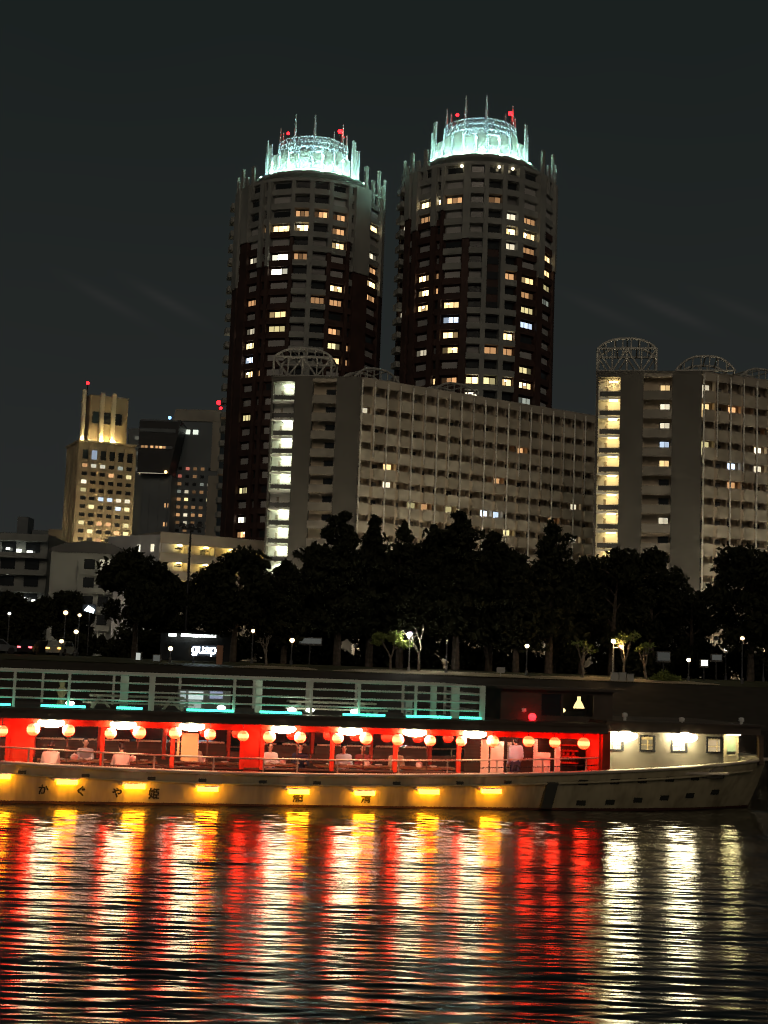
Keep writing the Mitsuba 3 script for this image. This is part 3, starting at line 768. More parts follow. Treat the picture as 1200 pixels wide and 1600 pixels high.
def limbed(rng, x, y, z0, h, tips, r0):
    mb = MB()
    lean = rng.normal(0, .03, 2) * h
    pts = [[x + lean[0] * t ** 2, y + lean[1] * t ** 2, z0 - .3 + h * t] for t in (0, .25, .5, .75, 1)]
    mb.tube(pts, [r0 * 1.25, r0, r0 * .75, r0 * .5, r0 * .12], 7)
    for t in tips:
        u = min(.92, max(.22, (t[2] - z0) / h - .12))
        b = np.array([x + lean[0] * u ** 2, y + lean[1] * u ** 2, z0 + h * u])
        m = (b + t) / 2 + [0, 0, .12 * np.linalg.norm(t - b)]
        mb.tube([b, m, t], [r0 * .35, r0 * .22, r0 * .06], 5)
    return mb


def tree(name, label, x, y, h, w, kind, seed, n=3600, leaf=None, bare=.16, group=None):
    rng = np.random.default_rng(seed)
    z0 = float(ground(y))
    h, w = h - .45, w * 1.1
    cs, rs = [], []
    if kind == 'pine':
        lev = bare
        lop, full = rng.random() * 6.28, rng.choice([1.2, 1.5, 1.9, 2.4]) if 'broad' not in label else 2.6
        while lev < .97:
            rad = w * min(1.0, full * (1 - lev) ** .85 + .02) * (.62 + .6 * rng.random()) + .18
            k = 3 if lev > .86 else 5 if lev > .7 else 7
            a0 = rng.random() * 6.28
            for q in range(k):
                a = a0 + q * 6.28 / k + rng.normal(0, .3)
                rr = rad * (.25 + .75 * rng.random()) * (.75 + .25 * math.cos(a - lop))
                cs.append([x + rr * math.cos(a), y + rr * math.sin(a), z0 + h * lev + rng.normal(0, .2)])
                rs.append([rad * .34 + .22, rad * .34 + .22, .26 + .10 * rad])
            lev += .05 + .02 * rng.random()
        cs.append([x, y, z0 + h * .95])
        rs.append([.35, .35, h * .05])
    else:
        for _ in range(34):
            d = rng.normal(size=3)
            d /= np.linalg.norm(d)
            q = .55 + .4 * rng.random()
            mid = h * (bare + 1) / 2
            up = (h - mid) * (.9 + .14 * rng.random())
            cs.append([x + d[0] * w * q, y + d[1] * w * q, z0 + mid + d[2] * up * q])
            r = w * (.25 + .16 * rng.random())
            rs.append([r, r, r * .85])
    cs, rs = np.array(cs), np.array(rs)
    key = thing(name, label, 'tree', group)
    part(key, 'trunk', limbed(rng, x, y, z0, h * (.94 if kind == 'pine' else .8), cs[rng.choice(len(cs), 9, replace=False)], .14 + h * .014), M_BARK)
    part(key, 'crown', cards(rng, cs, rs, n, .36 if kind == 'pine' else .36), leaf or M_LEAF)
    return key


TREES = [
    ('broadleaf_tree', 'round broadleaf tree whose crown covers the corner of the blank white wall', -23.3, 135, 10.6, 3.9, 'round'),
    ('broadleaf_tree', 'round dark broadleaf tree in front of the amber galleries beside the tall mast', -14.0, 136, 11.6, 3.7, 'round'),
    ('broadleaf_tree', 'small round tree nearest the frame edge below the grey green building', -37.8, 150, 7.0, 3.0, 'round'),
    ('broadleaf_tree', 'small round tree below the low building with curved roof', -33.5, 152, 7.2, 2.4, 'round'),
    ('pine_tree', 'short dark pine at the foot of the white lit stairwell', -9.4, 140, 10.7, 2.7, 'pine'),
    ('pine_tree', 'tall pine with tiered top, first of the tall pines from the stairwell', -4.2, 142, 16.0, 3.7, 'pine'),
    ('pine_tree', 'slender pine second of the tall pines from the stairwell', -1.0, 147, 16.3, 2.0, 'pine'),
    ('pine_tree', 'thin sparse pine third of the tall pines from the stairwell', 2.1, 143, 15.5, 2.0, 'pine'),
    ('pine_tree', 'narrow pine just before the broad topped pine', 5.4, 150, 16.0, 2.3, 'pine'),
    ('pine_tree', 'broad topped tall pine at the middle of the balcony wing', 7.6, 140, 16.3, 4.2, 'pine'),
    ('pine_tree', 'dense pine leaning against the broad topped pine', 11.2, 144, 14.7, 3.9, 'pine'),
    ('pine_tree', 'lower pine filling the dip before the ragged pine', 13.4, 138, 12.0, 2.9, 'pine'),
    ('pine_tree', 'ragged open pine near the end of the balcony wing', 16.8, 140, 16.0, 2.8, 'pine'),
    ('pine_tree', 'low dark pine below the first amber stairwell landings', 21.5, 150, 12.8, 2.8, 'pine'),
    ('broadleaf_tree', 'wide dark tree hiding the foot of the amber stairwell', 24.0, 146, 14.0, 3.7, 'round'),
    ('broadleaf_tree', 'wide dark tree below the column of lit balcony windows', 28.9, 150, 15.0, 3.7, 'round'),
    ('broadleaf_tree', 'big round tree in front of the second slab near the frame edge', 36.3, 138, 13.8, 4.0, 'round'),
    ('broadleaf_tree', 'thin half bare tree in the gap before the big round tree', 33.6, 152, 11.0, 2.4, 'round'),
    ('pine_tree', 'dark pine standing close behind the first tall pine', -7.2, 149, 13.4, 3.4, 'pine'),
    ('broadleaf_tree', 'dark tree cut by the frame edge beside the big round tree', 41.5, 146, 14.3, 3.4, 'round'),
    ('broadleaf_tree', 'low dark tree behind the glowing sign board', -22.0, 152, 9.0, 3.2, 'round'),
    ('broadleaf_tree', 'low dark tree between the galleries and the short pine', -11.0, 153, 10.6, 3.8, 'round'),
    ('broadleaf_tree', 'back row dark tree behind the slender pine', -1.6, 152, 13.9, 4.6, 'round'),
    ('broadleaf_tree', 'back row dark tree behind the lit little pine', 4.6, 153, 14.6, 4.6, 'round'),
    ('broadleaf_tree', 'back row dark tree behind the ragged pine', 18.6, 151, 13.6, 4.4, 'round'),
    ('broadleaf_tree', 'back row dark tree between the two wide dark trees', 26.6, 153, 13.4, 4.3, 'round'),
    ('broadleaf_tree', 'back row low tree behind the thin half bare tree', 32.5, 156, 9.6, 3.6, 'round'),
    ('broadleaf_tree', 'back row dark tree behind the dense leaning pine', 11.6, 152, 14.0, 4.6, 'round'),
]
for i, (nm, lab, x, y, h, w, kd) in enumerate(TREES):
    thin = 'thin' in lab or 'ragged' in lab
    tree(nm, lab, x, y, h, w, kd, 100 + i, 2200 if 'half bare' in lab else 3600 if thin else 7000, bare=.2 if kd == 'round' else .24)

# dark shrub belt under and behind the trees
rng = np.random.default_rng(5)
n = 150
xs = np.concatenate([rng.uniform(-46, 46, n - 34), rng.uniform(-8, 40, 34)])
cs = np.stack([xs, rng.uniform(146, 166, n), 3.6 + rng.uniform(.2, 3.0, n)], -1)
rs = np.stack([rng.uniform(1.2, 2.2, n), rng.uniform(1.0, 1.8, n), rng.uniform(.9, 1.8, n)], -1)
k = number('undergrowth')
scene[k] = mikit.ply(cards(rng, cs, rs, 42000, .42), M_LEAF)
labels[k] = {'kind': 'stuff', 'label': 'dark belt of shrubs under and behind the park trees', 'category': 'undergrowth'}


def bare_tree(label, x, y, h, spread, seed, leaves=0, lean=0.0, mat_=None):
    rng = np.random.default_rng(seed)
    z0 = ground(y)
    key = thing('small_tree', label, 'tree')
    mb, tips = MB(), []

    def grow(p, d, ln, r, depth):
        q = p + d * ln
        m = (p + q) / 2 + rng.normal(0, .05 * ln, 3)
        mb.tube([p, m, q], [r, r * .85, r * .7], 6)
        if depth == 0:
            tips.append(q)
            return
        for s in range(2 if depth < 3 else 3):
            a = rng.normal(0, spread, 3)
            nd = d + a + [0, 0, .12]
            nd /= np.linalg.norm(nd)
            grow(q, nd, ln * (.62 + .2 * rng.random()), r * .62, depth - 1)

    grow(np.array([x, y, z0 - .1]), np.array([lean, 0, 1.0]) / math.hypot(lean, 1), h * .36, .15, 3)
    part(key, 'trunk', mb, mat_ or M_BARKLT, smooth=True)
    if leaves:
        c = np.array(tips)
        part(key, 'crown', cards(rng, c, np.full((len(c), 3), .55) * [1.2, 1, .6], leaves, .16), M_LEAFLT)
    return key


bare_tree('small pine with bright green foliage lit by the white park lamp', 1.1, 130.6, 3.4, .55, 1, 1500)
bare_tree('pale forked trunk just behind the white park lamp', 3.7, 130.2, 4.6, .42, 2)
bare_tree('pale bare tree with wide fork standing on the lit sand', 18.6, 129.4, 3.6, .55, 3, 120)
bare_tree('slim tree with a few lit leaves beside the twin headed lamp', 22.6, 130.2, 4.4, .35, 4, 260)
bare_tree('leaning pale trunk beside the clipped bush', 24.6, 129.6, 3.6, .4, 5, 160, -.18)
bare_tree('dim forked tree under the dark pines beside the short lamp', -10.3, 129.2, 3.2, .5, 6)
key = thing('clipped_bush', 'rounded dark green bush beside the leaning pale trunk', 'bush')
rng = np.random.default_rng(8)
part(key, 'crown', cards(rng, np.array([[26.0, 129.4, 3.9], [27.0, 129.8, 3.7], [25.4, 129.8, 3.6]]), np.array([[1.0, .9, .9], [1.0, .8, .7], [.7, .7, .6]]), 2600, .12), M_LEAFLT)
part(key, 'trunk', MB().tube([[26, 129.5, 3.0], [26, 129.5, 3.7]], [.12, .08]), M_BARK)

# ------------------------------------------------------------------ lamps and other things in the park


def park_lamp(label, x, y, z, rad, tone, w, twin=False, r=.17):
    key = thing('park_lamp', label, 'lamp')
    z0 = ground(y)
    part(key, 'post', MB().lathe([(.14, float(z0) - .1), (.14, z0 + .35), (.065, z0 + .45), (.05, z - .25)], (x, y, 0), 10), M_METAL if 'white park' in label or 'twin' in label else M_GREYDK)
    part(key, 'hood', MB().lathe([(.05, z + r * .8), (r * 1.5, z + r * .85), (r * 1.2, z + r * 1.5), (.03, z + r * 1.9)], (x, y, 0), 12), M_BLACKM)
    part(key, 'collar', MB().lathe([(.05, z - .3), (r * .35, z - r * 1.1), (r * .35, z - r * .8)], (x, y, 0), 12), M_METAL)
    part(key, 'globe', MB().ball((x, y, z), r, 2, (1, 1, .85)), M_WHITEP, WORLD, emit([(6.5 if rad > 50 else .6) * rad * c for c in tone], w))
    if twin:
        part(key, 'arm', MB().tube([[x, y, z - .6], [x + .7, y + .1, z - .5]], .04), M_METAL)
        part(key, 'globe', MB().ball((x + .72, y + .1, z - .42), r * .7, 2), M_WHITEP, WORLD, emit([rad * 1.6 * c for c in tone], w * .5))
    return key


COOL, WARM, AMB = (1, 1.0, .86), (1, .78, .42), (1, .64, .30)
park_lamp('white park lamp beside the small lit green pine', 2.8, 130, 7.2, 75, COOL, 5)
park_lamp('twin headed warm park lamp behind the grey bins', 21.6, 130.4, 7.2, 70, AMB, 5, True)
park_lamp('short unlit looking lamp post beside the pale forked trunk', 6.2, 129.4, 6.7, .8, WARM, .2, r=.10)
park_lamp('small round lamp under the dense pine midway along the shore', 13.7, 131, 6.5, 16, WARM, .8, r=.2)
park_lamp('low warm lamp in front of the dark shrubs past the clipped bush', 28.7, 131, 5.75, 12, WARM, .7, r=.2)
park_lamp('warm globe lamp on a dark post under the big round tree', 33.4, 130, 7.9, 11, AMB, .7, r=.19)
park_lamp('warm lamp at the foot of the short pine', -8.2, 133, 6.25, 22, AMB, 1, r=.22)
park_lamp('pinkish lamp beside the round tree in front of the galleries', -11.9, 133, 7.0, 12, AMB, .7, r=.18)
park_lamp('low yellow globe lamp beside the glowing sign board', -19.2, 130.5, 5.05, 9, WARM, 1, r=.22)
park_lamp('warm lamp nearest the floodlight behind the small round trees', -31.4, 141, 8.3, 7, AMB, .4, r=.24)
park_lamp('smaller warm lamp just beside the floodlight', -30.0, 141, 8.1, 6, WARM, .4, r=.18)
park_lamp('low round lamp below the floodlight', -29.6, 138, 6.4, 8, WARM, .4, r=.22)
park_lamp('orange lamp close to the ground beside the parked cars', -30.3, 135, 5.4, 6, AMB, .4, r=.22)
park_lamp('small cool lamp nearest the frame edge', -37.0, 141, 8.0, 8, COOL, .4, r=.16)
park_lamp('dim pale lamp behind the half bare tree', 34.6, 141, 7.1, 7, COOL, .4, r=.2)
park_lamp('faint lamp at the frame edge under the big round tree', 37.8, 139, 7.1, 5, WARM, .3, r=.18)

key = thing('floodlight', 'bright white floodlight on a pole among the small round trees', 'floodlight')
part(key, 'post', MB().tube([[-28.8, 140, 3.2], [-28.8, 140, 8.4]], .06), M_BLACKM)
part(key, 'head', MB().box(-29.5, -28.2, 139.9, 140.2, 8.4, 9.2), M_BLACKM)
part(key, 'lens', MB().front([(-29.3, 8.55), (-28.4, 8.3), (-28.3, 8.7), (-28.9, 9.05)], 139.6, 139.85), M_WHITEP, WORLD, emit((4, 5, 5.5), 1.0))
key = thing('lighting_mast', 'tall dark mast with crosswise head in front of the amber galleries', 'mast')
part(key, 'pole', MB().tube([[-20.3, 148, 3.4], [-20.3, 148, 14], [-20.3, 148, 17.9]], [.16, .12, .08], 8), M_BLACKM)
part(key, 'crossbar', MB().box(-21.3, -19.3, 147.9, 148.1, 17.7, 17.95), M_BLACKM)
for x in (-21.2, -20.3, -19.4):
    part(key, 'lamp_head', MB().front([(x - .35, 18.0), (x + .35, 18.0), (x + .25, 18.35), (x - .2, 18.35)], 147.6, 148.4), M_BLACKM)

# street lamps along the road between the park and the flats
for i, (x, y, lab) in enumerate([(-30, 214, 'in front of the blank white wall'), (-14, 206, 'at the foot of the white lit stairwell'), (2, 205, 'below the first bays of the balcony wing'), (14, 212, 'below the middle of the balcony wing'),
                                 (26, 222, 'below the last bays of the balcony wing'), (38, 198, 'in front of the amber stairwell'), (54, 194, 'below the second slab'), (68, 202, 'beyond the frame edge below the second slab')]):
    key = thing('street_lamp', f'tall street lamp {lab}', 'street lamp', 'street lamps on the road behind the park')
    part(key, 'post', MB().tube([[x, y, 3.9], [x, y, 12.2], [x, y + .8, 13.0], [x, y + 2.2, 13.2]], [.12, .09, .07, .06], 8), M_METAL)
    part(key, 'head', MB().box(x - .2, x + .2, y + 1.9, y + 2.9, 13.2, 13.36), M_BLACKM)
    part(key, 'lens', MB().box(x - .3, x + .3, y + 2.0, y + 2.9, 12.95, 13.19), M_WHITEP, WORLD, emit((760, 655, 450), 5))

# sign board with its glowing lettering
key = thing('sign_board', 'dark sign board on legs with glowing bluish white lettering and terracotta end', 'sign')
part(key, 'panel', MB().box(-17.25, -14.9, 130.2, 130.5, 4.45, 5.5), M_DARK)
part(key, 'end_panel', MB().box(-14.9, -14.35, 130.05, 130.5, 3.4, 5.5), M_TERRA)
part(key, 'leg', MB().box(-17.1, -16.95, 130.25, 130.45, 3.3, 4.45), M_BLACKM)
txt = meshkit.text_mesh('guap', .78, .06, True)
v = np.array(txt.vertices)
v[:, 0] *= 2.25 / np.ptp(v[:, 0])
v = np.stack([v[:, 0] - v[:, 0].min() - 17.2, 130.15 - v[:, 2], v[:, 1] + 4.72], 1)
part(key, 'lettering', (v, np.array(txt.faces)), M_WHITEP, WORLD, emit((9, 11.5, 14), 1.5), label='glowing bluish white letters')

key = thing('shop_front', 'low shop front with a row of white strip lamps behind the sign board', 'shop')
part(key, 'wall', MB().box(-21.5, -14.5, 139, 143, 3.2, 6.6), M_DARK)
part(key, 'canopy', MB().box(-21.8, -14.2, 137.8, 139, 6.6, 6.8), M_DARK)
for x, w_, k in ((-20.2, .35, 7), (-19.0, .35, 9), (-18.2, .42, 12), (-17.3, .45, 3.5), (-16.4, .45, 2.4)):
    part(key, 'strip_lamp', MB().box(x - w_, x + w_, 137.9, 138.2, 6.3, 6.59), M_WHITEP, WORLD, emit((.5 * k, .55 * k, .5 * k), .4))
part(key, 'shop_window', MB().box(-20.8, -15.2, 138.9, 139.02, 4.0, 5.8), M_GLASS)

for i, (x, y, z, w_, h_, k, lab) in enumerate([(-22.4, 132, 3.25, .4, 1.3, .5, 'glowing pale vending machine standing apart under the round tree'), (-20.6, 131.5, 3.2, .6, 1.2, .08, 'dim pale vending machine beside the low yellow lamp'),
                                               (30.4, 132, 5.2, .6, .6, 3.5, 'bright white lit panel on posts past the clipped bush'), (28.0, 139, 5.6, 1.2, .9, .04, 'dim lit panel half hidden by leaves behind the low warm lamp'),
                                               (32.5, 136, 5.8, .9, .6, .06, 'faint lit panel half hidden beside the warm globe lamp'), (-6.8, 139, 6.0, 2.2, .6, .07, 'wide pale lit panel half hidden under the short pine')]):
    key = thing('lit_panel' if 'panel' in lab else 'vending_machine', lab, 'lit panel' if 'panel' in lab else 'vending machine')
    part(key, 'case', MB().box(x - w_ / 2 - .08, x + w_ / 2 + .08, y, y + .6, z - .08, z + h_ + .1), M_GREYDK)
    part(key, 'front', MB().box(x - w_ / 2, x + w_ / 2, y - .05, y - .01, z + .1, z + h_), M_DARK, WORLD, emit((k * .95, k, k * .9), .2))
    if 'panel' in lab:
        part(key, 'post', MB().box(x - .06, x + .06, y + .2, y + .35, 3.0, z - .08), M_BLACKM)
key = thing('notice_board', 'small grey notice board on a post at the shore edge', 'sign')
part(key, 'board', MB().box(10.6, 11.35, 126.8, 126.86, 3.95, 4.45), M_METAL)
part(key, 'post', MB().box(10.94, 11.02, 126.86, 126.92, 3.3, 4.4), M_METAL)
for i, x in enumerate((21.2, 21.9, 22.6)):
    key = thing('litter_bin', ('grey bin at the landward end', 'middle grey bin', 'grey bin nearest the pale trunk')[i] + ' of three in front of the twin headed lamp', 'bin', 'grey bins under the twin headed lamp')
    part(key, 'body', MB().box(x - .3, x + .3, 126.9, 127.5, 3.45, 4.32 - .1 * (i == 2)), M_METAL)
    part(key, 'lid', MB().box(x - .33, x + .33, 126.87, 127.53, 4.32 - .1 * (i == 2), 4.39 - .1 * (i == 2)), M_GREY)


def car(label, x, y, yaw, paint, tail=None):
    key = thing('parked_car', label, 'car', 'cars parked behind the park')
    f = Frame(x, y, float(ground(y)) + .03, yaw)
    part(key, 'body', MB().front([(-2.1, .25), (2.1, .25), (2.15, .7), (1.2, .85), (.5, 1.4), (-1.1, 1.42), (-1.9, .9), (-2.15, .8)], -.82, .82), paint, f)
    for y_ in (-.84, .84):
        part(key, 'side_window', MB().front([(-1.5, .92), (.95, .9), (.42, 1.32), (-1.0, 1.34)], y_ - .01, y_ + .01), M_GLASS, f)
    for x_ in (-1.35, 1.35):
        for y_ in (-.8, .8):
            t = MB()
            m = trimesh.creation.cylinder(.32, .2, sections=16)
            t.add(m.vertices[:, [0, 2, 1]] * [1, -1, 1] + [x_, y_, .32], m.faces)
            part(key, 'wheel', t, M_BLACKM, f)
    for y_ in (-.6, .6):
        part(key, 'tail_lamp', MB().box(-2.2, -2.12, y_ - .18, y_ + .18, .62, .78), M_RED, f, emit(tail, .1) if tail else None)
    return key


car('dark parked car with red tail lamps alight', -33.2, 137, 75, M_DARK, (6, .5, .6))
car('pale parked car with amber lamps alight', -30.9, 138, 82, M_PALE, (5, 2.4, .5))
car('dark parked car nearest the frame edge', -37.0, 137, 20, M_SLATE)

# ------------------------------------------------------------------ the party boat
BF = Frame(-10.41, 39.96, 0, 12.5)          # x along the near side towards the bow, y inboard, z above the water
BEAM = 5.2
boat = thing('party_boat', 'long low wooden party boat with lit cabin, rows of lamps and a railed roof deck', 'boat')


def sheer(s):
    return .91 + .0027 * (s - 8) ** 2


def near_edge(s):
    return 1.6 * np.maximum(0, (s - 16) / 8.6) ** 3 + .9 * np.maximum(0, (-6 - s) / 3.5) ** 2


def hull_mesh(za=None, zb=None, grow=0.0):
    """The hull skin between heights za and zb (None: waterline below / sheer above)."""
    S = np.concatenate([np.linspace(-9.5, -6, 6), np.linspace(-5, 16, 22), np.linspace(16.8, 23.95, 14)])
    rows = []
    for s in S:
        te, zg = near_edge(s), sheer(s)
        off = .10 + .0055 * max(0, s - 10) ** 1.95
        pts = []
        lo, hi = (-.5 if za is None else za), (zg if zb is None else zb)
        for u in np.linspace(0, 1, 7):
            z = hi + (lo - hi) * u
            q = np.clip((zg - z) / zg, 0, 1.4)
            pts.append([s - .12 * q * max(0, (s - 20) / 4.6), min(BEAM / 2 - .02, te + off * q ** 1.3) - grow, z])
        near = np.array(pts)
        far = near[::-1] * [1, -1, 1] + [0, BEAM, 0]
        rows.append(np.vstack([near, far]))
    v = np.array(rows)
    m, n = v.shape[:2]
    i = np.arange(m * n).reshape(m, n)
    q = np.stack([i[:-1, :-1], i[:-1, 1:], i[1:, 1:], i[1:, :-1]], -1).reshape(-1, 4)
    f = [q[:, [0, 1, 2]], q[:, [0, 2, 3]]]
    for r, fl in ((0, 1), (m - 1, 0)):
        ring = i[r]
        fan = np.array([[ring[0], ring[k + 1], ring[k]] if not fl else [ring[0], ring[k], ring[k + 1]] for k in range(1, n - 1)])
        f.append(fan)
    return v.reshape(-1, 3), np.vstack(f)


part(boat, 'hull', hull_mesh(), M_HULL, BF, smooth=25)
part(boat, 'boot_stripe', hull_mesh(-.5, .07, .012), M_BOOT, BF)
S = np.linspace(-9.4, 23.9, 60)
for side in (0, 1):
    cap = MB()
    pts = np.stack([S, near_edge(S) - .03, sheer(S) + .035], -1)
    if side:
        pts = pts * [1, -1, 1] + [0, BEAM, 0]
    part(boat, 'gunwale', cap.tube(pts, .062, 8), M_CREAM, BF, smooth=60)
    belt = np.stack([S[:-1], near_edge(S[:-1]) - .02, sheer(S[:-1]) - .27], -1)
    if side:
        belt = belt * [1, -1, 1] + [0, BEAM, 0]
    part(boat, 'rubbing_strake', MB().tube(belt, .035, 6), M_HULL, BF, smooth=60)
deck = MB()
for a, b in zip(np.linspace(-9.3, 23.9, 30)[:-1], np.linspace(-9.3, 23.9, 30)[1:]):
    ta, tb = near_edge(a) + .03, near_edge(b) + .03
    z = [sheer(a) - .06, sheer(b) - .06]
    for lo, hi in (((ta, .86), (tb, .86)),) if 17.9 > a > -8.4 else (((ta, BEAM - ta), (tb, BEAM - tb)),):
        if hi[1] <= hi[0]:
            continue
        deck.add([[a, lo[0], z[0]], [a, lo[1], z[0]], [b, hi[1], z[1]], [b, hi[0], z[1]]], [[0, 2, 1], [0, 3, 2]])
        if 17.9 > a > -8.4:
            deck.add([[a, BEAM - lo[1], z[0]], [a, BEAM - lo[0], z[0]], [b, BEAM - hi[0], z[1]], [b, BEAM - hi[1], z[1]]], [[0, 2, 1], [0, 3, 2]])
part(boat, 'side_deck', deck, M_BROWNWOOD, BF)
part(boat, 'bow_block', MB().box(23.2, 24.05, 1.6, 3.6, 1.45, 1.72), M_CREAM, BF)
part(boat, 'bow_post', MB().box(23.6, 23.75, 1.0, 1.2, 1.45, 2.4), M_BROWNWOOD, BF)

# roof, beam, cabin walls
part(boat, 'roof', MB().box(-8.6, 17.95, -.08, BEAM + .08, 2.36, 2.66), M_ROOF, BF)
part(boat, 'bow_roof', MB().box(17.96, 23.2, .15, BEAM - .15, 2.44, 2.70).box(17.96, 23.3, .05, BEAM - .05, 2.70, 2.76), M_ROOF, BF)
part(boat, 'roof_gutter', MB().box(-8.6, 17.9, -.14, -.085, 2.56, 2.66), M_BROWNWOOD, BF)
part(boat, 'red_beam', MB().box(-8.2, 17.75, .22, .40, 2.17, 2.355), M_RED, BF, label='red lacquered beam under the eaves')
part(boat, 'red_beam', MB().box(-8.2, 17.75, BEAM - .4, BEAM - .22, 2.17, 2.355), M_RED, BF)
part(boat, 'cabin_ceiling', MB().box(-8.2, 17.8, .45, BEAM - .45, 2.30, 2.355), M_BROWNWOOD, BF)
part(boat, 'cabin_floor', MB().box(-8.2, 17.8, .9, BEAM - .9, .36, .44), M_TABLE, BF)
part(boat, 'low_wall', MB().box(-8.2, 17.75, .86, .92, .36, 1.0), M_BROWNWOOD, BF)
part(boat, 'low_wall', MB().box(-8.2, 17.75, BEAM - .92, BEAM - .86, .36, 1.3), M_BROWNWOOD, BF)
part(boat, 'window_sill', MB().box(-8.2, 14.1, .80, .95, 1.0, 1.05), M_BROWNWOOD, BF)
part(boat, 'stern_wall', MB().box(-8.3, -8.2, .86, BEAM - .86, .4, 2.36), M_BROWNWOOD, BF)
POSTS = [-7.2, -5.2, -3.2, -1.2, .08, .75, 2.74, 4.76, 6.8, 7.4, 9.52, 11.47, 13.47]
for s in POSTS:
    part(boat, 'red_post', MB().box(s - .06, s + .06, .78, .92, 1.0, 2.36), M_RED, BF)
    part(boat, 'red_post', MB().box(s - .06, s + .06, BEAM - .92, BEAM - .78, 1.0, 2.36), M_RED, BF)
part(boat, 'red_panel', MB().box(.15, .69, .83, .87, 1.0, 2.3), M_RED, BF)
part(boat, 'red_panel', MB().box(6.87, 7.33, .83, .87, .75, 2.34), M_RED, BF)
for a, b in zip(POSTS[:-1], POSTS[1:]):
    if b - a < .7:
        continue
    part(boat, 'window_pane', MB().add([[a + .07, .85, 1.06], [b - .07, .85, 1.06], [b - .07, .85, 2.14], [a + .07, .85, 2.14]], [[0, 1, 2], [0, 2, 3]]), M_GLAZE, BF)
    part(boat, 'window_rail', MB().box(a + .06, b - .06, .83, .88, 2.13, 2.18), M_BROWNWOOD, BF)
    m = (a + b) / 2
    part(boat, 'window_stile', MB().box(m - .02, m + .02, .83, .87, 1.05, 2.14), M_BROWNWOOD, BF)
    # far side: dark panes over a pale sill, in segments
    part(boat, 'far_pane', MB().box(a + .08, b - .08, BEAM - .91, BEAM - .87, 1.62, 2.2), M_GLASS, BF)
    part(boat, 'far_panel', MB().box(a + .08, b - .08, BEAM - .93, BEAM - .87, 1.3, 1.54), M_BROWNWOOD, BF)
    for q in np.arange(a + .15, b - .5, .98):
        part(boat, 'sill_rail', MB().box(q, q + .78, BEAM - 1.02, BEAM - .93, 1.545, 1.60), M_CREAM, BF)
for s in np.arange(-6.5, 14, 2.9):
    part(boat, 'ceiling_lamp', MB().box(s - .5, s + .5, 2.5, 2.64, 2.25, 2.295), M_WHITEP, BF, emit((30, 18, 12), 2.2))
# entrance section near the bow
for s in (14.9, 16.3):
    part(boat, 'entrance_lamp', MB().box(s - .25, s + .25, .62, .74, 2.25, 2.295), M_WHITEP, BF, emit((40, 34, 24), 2))
for a, b, m, t, zt in ((14.2, 14.45, M_CREAM, .9, 2.05), (14.52, 14.95, M_CREAM, .95, 2.0), (15.28, 15.42, M_CREAM, 1.6, 1.95), (16.02, 16.45, M_CREAM, .9, 1.7), (15.9, 16.02, M_CREAM, .88, 2.1), (16.6, 16.78, M_CREAM, .9, 2.1)):
    part(boat, 'entrance_panel', MB().box(a, b, t, t + .05, .9, zt), m, BF)
part(boat, 'entrance_back', MB().box(14.1, 17.8, 2.4, 2.45, .44, 2.3), M_BROWNWOOD, BF)
for z in (1.35, 1.55, 1.72, 1.9):
    part(boat, 'red_shelf', MB().box(16.95, 17.5, 1.2, 1.6, z, z + .04), M_RED, BF)
for s in (17.05, 17.2, 17.38):
    part(boat, 'shelf_jar', MB().lathe([(.05, 1.6), (.07, 1.63), (.06, 1.69), (.03, 1.71)], (s, 1.4, 0), 8), M_RED, BF)
part(boat, 'shelf_back', MB().box(16.9, 17.6, 1.6, 1.65, .9, 2.1), M_BROWNWOOD, BF)
part(boat, 'red_bulkhead', MB().box(17.72, 17.80, .06, 1.2, sheer(17.7), 2.36), M_RED, BF)
part(boat, 'red_end_post', MB().box(17.80, 18.06, -.02, .16, sheer(17.9) - .02, 2.44), M_RED, BF, label='broad red post where the open gallery meets the bow cabin')
part(boat, 'tan_blind', MB().box(5.02, 5.52, .93, .96, 1.2, 2.02), M_TAN, BF)
part(boat, 'tan_blind', MB().box(4.9, 4.97, .93, .96, 1.35, 2.02), M_TAN, BF)

# bow cabin
wall = MB()
WIN = [(18.18, 18.68), (19.27, 19.73), (20.33, 20.82), (21.53, 22.02)]
e = [17.9] + [x for w in WIN for x in w] + [22.1]
for a, b in zip(e[::2], e[1::2]):
    wall.box(a, b, .5, .6, 1.05, 2.46)
for a, b in WIN:
    wall.box(a, b, .5, .6, 1.05, 1.86).box(a, b, .5, .6, 2.30, 2.46)
part(boat, 'bow_cabin_wall', wall, M_BOWWALL, BF)
part(boat, 'bow_cabin_wall', MB().box(17.9, 22.1, BEAM - .6, BEAM - .5, 1.05, 2.46).box(22.0, 22.1, .6, BEAM - .6, 1.05, 2.46), M_BOWWALL, BF)
part(boat, 'bow_cabin_sill', MB().box(18.06, 22.2, .32, .52, 1.16, 1.24), M_CREAM, BF)
for i, (a, b) in enumerate(WIN):
    k = part(boat, 'bow_window', MB().box(a - .03, a + .02, .47, .56, 1.83, 2.33).box(b - .02, b + .03, .47, .56, 1.83, 2.33).box(a + .02, b - .02, .47, .56, 1.83, 1.875).box(a + .02, b - .02, .47, .56, 2.285, 2.33), M_BLACKM, BF)
    part(k, 'pane', MB().box(a + .02, b - .02, .565, .575, 1.875, 2.285), M_CURTGLASS, BF, emit([(.26, .20, .07), (.20, .14, .05), (.38, .28, .11), (.52, .38, .20)][i], .05))
    part(k, 'blind', MB().box(a + .03, b - .03, .54, .55, (2.14, 2.2, 2.24, 2.25)[i], 2.28).box(a + .03, b - .03, .54, .55, 2.02, 2.04).box(a + .2 + .05 * i, a + .23 + .05 * i, .54, .55, 1.88, 2.2), M_TAN, BF)
